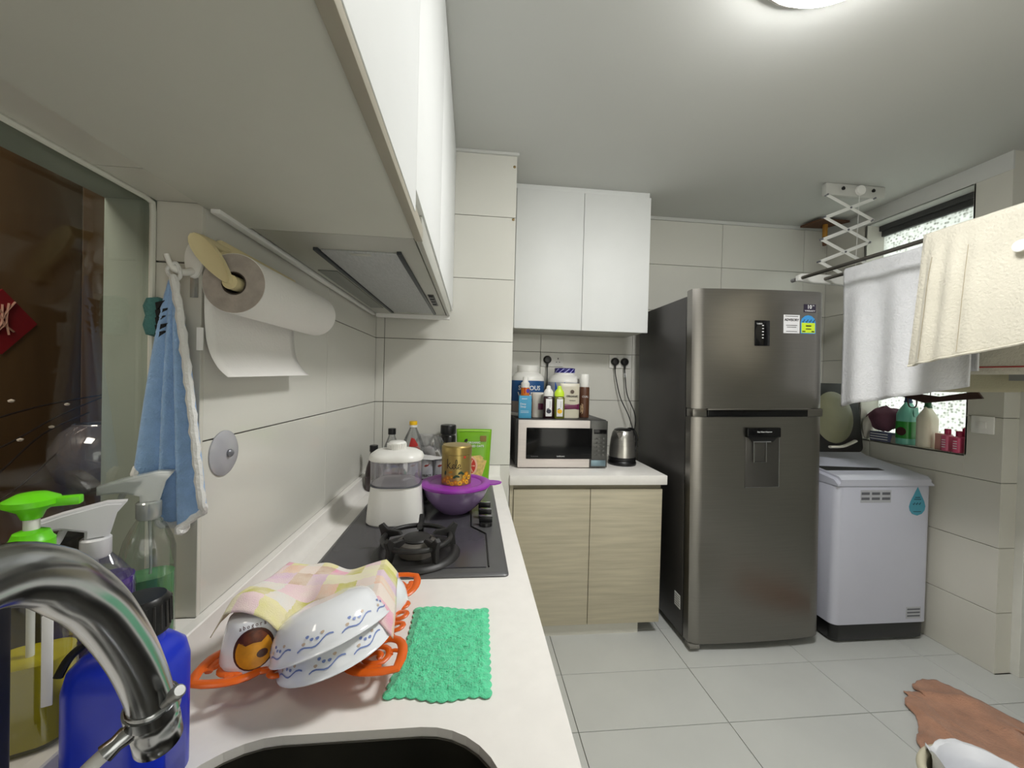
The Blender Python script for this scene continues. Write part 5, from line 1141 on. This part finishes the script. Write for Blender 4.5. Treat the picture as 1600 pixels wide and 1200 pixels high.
# ---------------------------------------------------------------- window sill things
SZ = ZW0+.0005
def jug(label, x, y, m, capm, H, hx, hy, labm=None):
    t = thing('detergent_bottle', label, 'bottle', (x, y, SZ), .1)
    obj('bottle_body', sqlathe(nb(), [(.004, 0), (0, .005), (0, H*.62), (hx*.12, H*.70), (hx*.45, H*.82), (hx*.62, H*.88)], hx, hy, min(hx, hy)*.8, 6), m, t)
    obj('cap', lathe(nb(), [(0, H*.86), (hx*.36, H*.86), (hx*.36, H*.90), (hx*.30, H*.905), (hx*.29, H*.99), (hx*.26, H), (0, H)], 24), capm, t); return t
t = jug('teal detergent bottle with navy cap and green label on the window sill', 2.478, 1.985, mat('teal plastic', (116, 190, 172), .35), mat('navy cap', (34, 52, 92), .4), .275, .052, .036)
obj('handle_recess', sqlathe(nb(), [(0, 0), (0, .002)], .016, .028, .012, 5, T((-.0, -.0362, .185)) @ Matrix.Rotation(PI/2, 4, 'X')), mat('teal shaded recess', (92, 162, 146), .4), t).rotation_euler = (0, 0, 0)  # flat darker teal patch, the hollow's shade is put into its colour
l_ = obj('green_label', sqlathe(nb(), [(0, .035), (-.0008, .036), (-.0008, .13), (0, .131)], .052, .036, .028, 6), mat('green label', (40, 140, 50), .4), t)
obj('label_mark', lathe(nb(), [(0, 0), (.024, 0), (.024, .001), (0, .001)], 20, T((-.0535, -.005, .075)) @ Matrix.Rotation(-PI/2, 4, 'Y')), mat('dark label mark', (70, 40, 40), .4), l_)
jug('cream detergent bottle with green cap on the window sill', 2.474, 1.885, mat('cream bottle', (226, 220, 200), .35), mat('dark green cap', (24, 82, 44), .4), .25, .046, .034)
pk = mat('pink bottle', (206, 96, 128), .35); pkd = mat('deep pink cap', (176, 38, 84), .35)
def pink(label, x, y, m, H):
    t = thing('pink_bottle', label, 'bottle', (x, y, SZ)); obj('bottle_body', sqlathe(nb(), [(.003, 0), (0, .004), (0, H*.68), (.006, H*.74), (.012, H*.76)], .024, .018, .012, 5), m, t)
    obj('cap', lathe(nb(), [(0, H*.75), (.0125, H*.75), (.0125, H*.99), (.011, H), (0, H)], 20), pkd, t)
    for k in range(4): obj('label_line', fbox(-.0245, -.0238, -.008, .008, .02+.012*k, .024+.012*k), whiteink, t)
pink('small pink bottle on the sill, next to a pale pink box', 2.447, 1.772, pk, .115); pink('small pink bottle at the window corner', 2.444, 1.722, mat('pink bottle bright', (214, 80, 120), .35), .11)
t = obj('pink_box', fbox(2.455, 2.485, 1.795, 1.835, SZ, SZ+.085, bev=.002), mat('pale pink box', (226, 170, 160), .5)); tag(t, 'pale pink carton between cream bottle and pink bottles', 'box')
t = thing('shampoo_bottle', 'deep magenta bottle behind the pink bottles at the window corner', 'bottle', (2.485, 1.712, SZ)); obj('bottle_body', sqlathe(nb(), [(.002, 0), (0, .004), (0, .12), (.006, .13)], .022, .018, .012, 5), pkd, t); obj('cap', lathe(nb(), [(0, .128), (.011, .128), (.011, .15), (0, .151)], 16), blk, t)
# cloth bundle and bits on the left part of the sill
def bund(u, v):
    a = 2*PI*u; b_ = PI*v-PI/2; r_ = 1+.25*noise.noise(Vector((math.cos(a)*1.5, math.sin(a)*1.5, v*4)))
    return (.045*r_*math.cos(a)*math.cos(b_), .095*r_*math.sin(a)*math.cos(b_), .075+.07*r_*math.sin(b_))
t = thing('cloth_bundle', 'crumpled dull purple cloth bundle on the window sill', 'cloth', (2.475, 2.105, SZ+.06)); obj('bundle', grid(nb(), bund, 30, 18, True), mat('dull purple cloth', (116, 76, 92), .95, bump=.6, bscale=60), t)
t = thing('box_stack', 'small striped blue and white packet on the sill beneath the purple bundle', 'packet', (2.455, 2.10, SZ)); obj('packet', fbox(-.03, .03, -.06, .05, 0, .055, bev=.004), mat('slate packet', (84, 88, 120), .5), t)
for k in range(3): obj('white_stripe', fbox(-.0308, -.0298, -.055, .045, .01+k*.015, .016+k*.015), whiteink, t)
t = thing('tissue_pack', 'crumpled pale tissue packet at the left end of the sill', 'packet', (2.45, 2.185, SZ))
obj('packet', grid(nb(), lambda u, v: (lambda p: (p[0]*.7, p[1]*.22, p[2]*1.0))(bund(u, v)), 20, 14, True), mat('pale packet film', (190, 186, 176), .4), t)
t = thing('folded_paper', 'folded pale card leaning on the teal bottle', 'card', (2.44, 2.05, SZ)); obj('card', box(nb(), -.001, .0, -.05, .045, .0, .045), mat('pale card', (176, 172, 160), .7), t); t.rotation_euler = (math.radians(0), math.radians(12), 0)
# switch on the right wall
t = thing('wall_switch', 'white fused switch on the right wall below the towels', 'switch', (XR, 1.614, 1.14)); w('faceplate', box(nb(), XR-.010, XR-.0005, 1.572, 1.656, 1.10, 1.182, .003), whitep, t); w('rocker', box(nb(), XR-.0135, XR-.009, 1.598, 1.630, 1.125, 1.157, .002), whitep, t)
# capped pipe in the corner under the ceiling
t = thing('gas_pipe', 'ochre pipe stub with brown bracket in the ceiling corner', 'pipe', (2.27, 2.36, 2.3))
w('bracket', prism(nb(), [(2.17, 2.43), (2.20, 2.30), (2.40, 2.30), (2.33, 2.42)], 2.372, 2.385, 'z'), mat('brown rusty plate', (92, 62, 42), .8), t)
w('pipe', tube(nb(), [(2.285, 2.36, 2.378), (2.285, 2.36, 2.285)], .014, 16), mat('ochre paint', (176, 124, 40), .5), t)
w('pipe_end', tube(nb(), [(2.285, 2.36, 2.29), (2.285, 2.36, 2.235)], [.015, .011], 16), MATS['brown rusty plate'], t)
w('tie', tube(nb(), [(2.285+.016*math.cos(k*PI/6), 2.36+.016*math.sin(k*PI/6), 2.262) for k in range(12)], .0018, 5, True), whiteink, t)

# ---------------------------------------------------------------- floor mat, bin, right edge
pts = [(1.80, 1.415), (1.86, 1.45), (1.87, 1.475), (1.935, 1.465), (1.94, 1.50), (2.045, 1.528), (2.10, 1.5), (2.14, 1.40), (2.175, 1.27), (2.155, 1.235), (2.10, 1.25), (2.02, 1.18), (1.95, 1.15), (1.86, 1.07), (1.70, 1.12), (1.63, 1.2), (1.66, 1.26), (1.72, 1.30), (1.78, 1.36)]
def inpoly(x, y):
    c = False
    for i in range(len(pts)):
        (x1, y1_), (x2, y2_) = pts[i], pts[i-1]
        if (y1_ > y) != (y2_ > y) and x < (x2-x1)*(y-y1_)/(y2_-y1_)+x1: c = not c
    return c
sp_ = smooth_pts([(a, b, 0) for a, b in pts], 6, True); cx_, cy_ = 1.9, 1.30
def rug(u, v):
    k = u*len(sp_); i = int(k) % len(sp_); p = sp_[i]; e_ = 1+.035*noise.noise(Vector((p.x*45, p.y*45, 0)))*v; x = cx_+(p.x-cx_)*v*e_; y = cy_+(p.y-cy_)*v*e_
    h = .026*max(0, noise.noise(Vector((x*8, y*8, 1)))+.12)*min(1, (1-v)*5)+.004*noise.noise(Vector((x*24, y*24, 4)))+.016*math.exp(-((y-1.44-.45*(1.97-x))/.02)**2)*min(1, (1-v)*4)+.010*math.exp(-((x-1.80)/.014)**2)*min(1, (1-v)*3)+.002*noise.noise(Vector((x*60, y*60, 0)))
    return (x, y, max(.0045, .006+h))
bm = grid(nb(), rug, len(sp_), 26, True)
rg = obj('floor_cloth', bm, mat('brown terry', (184, 138, 114), .97, var=.14, scale=14, bump=1, bscale=120, sheen=.2), ang=180); s = rg.modifiers.new('t', 'SOLIDIFY'); s.thickness = .005; s.offset = .4
tag(rg, 'rumpled brown cloth lying on the floor tiles', 'mat')
bn = thing('waste_bin', 'cream waste bin with round rim at the lower right corner', 'bin', (1.385, .845, 0))
BM_ = mat('cream bin plastic', (206, 200, 176), .45)
BR = .155
obj('bin_body', lathe(nb(), [(0, .0), (.11, 0), (.115, .006), (BR-.008, .244), (BR-.010, .244), (.11, .01), (0, .008)], 40), BM_, bn)
obj('rim', tube(nb(), [(BR*math.cos(k*PI/24), BR*math.sin(k*PI/24), .246) for k in range(48)], .011, 10, True), BM_, bn)
lf = mat('white bin film', (236, 238, 244), .3, bump=.6, bscale=22)
def liner(u, v):
    a = 2*PI*u; n_ = noise.noise(Vector((math.cos(a)*2.4, math.sin(a)*2.4, v*2.5))); n2 = noise.noise(Vector((math.cos(a)*7, math.sin(a)*7, v*3)))
    st_ = min(1, max(0, .5+1.3*math.cos(a-3.3)))            # where the film stands up instead of folding over the rim
    fold = [(.02, .03), (.10, .05), (BR-.035, .17), (BR-.020, .245), (BR-.006, .272), (BR+.013, .266), (BR+.018, .235), (BR+.022, .17)]
    up_ = [(.02, .03), (.10, .05), (BR-.035, .17), (BR-.024, .235), (BR-.024, .262), (BR-.020, .278), (BR-.014, .290), (BR-.006, .298)]
    k = v*7; i = min(int(k), 6); f = k-i
    g = lambda P, c: P[i][c]+(P[i+1][c]-P[i][c])*f
    r_ = g(fold, 0)*(1-st_)+g(up_, 0)*st_; z = g(fold, 1)*(1-st_)+g(up_, 1)*st_
    w_ = max(0, v-.4)
    r_ *= 1+.03*n_+.035*n2*w_; z += .016*n_*w_*2+.012*n2*w_+.05*w_*max(0, math.cos(a-2.75))**10
    return (r_*math.cos(a), r_*math.sin(a), z)
lb_ = obj('bin_liner', grid(nb(), liner, 120, 40, True), lf, ang=60); lb_.location = (1.385, .845, 0); tag(lb_, 'white plastic bag lining the cream waste bin', 'bag')
ed = thing('door_panel', 'cream door edge at the lower right edge of the frame', 'door', (1.72, 1.03, 0)) if False else None

tag(obj('yellow_clip', tube(nb(), [(2.515, 1.452, .036), (2.535, 1.46, .032), (2.56, 1.46, .02)], [.006, .014, .008], 10), mat('yellow plastic', (236, 206, 40), .4)), 'small yellow plastic piece on the floor beside the door frame', 'clip')
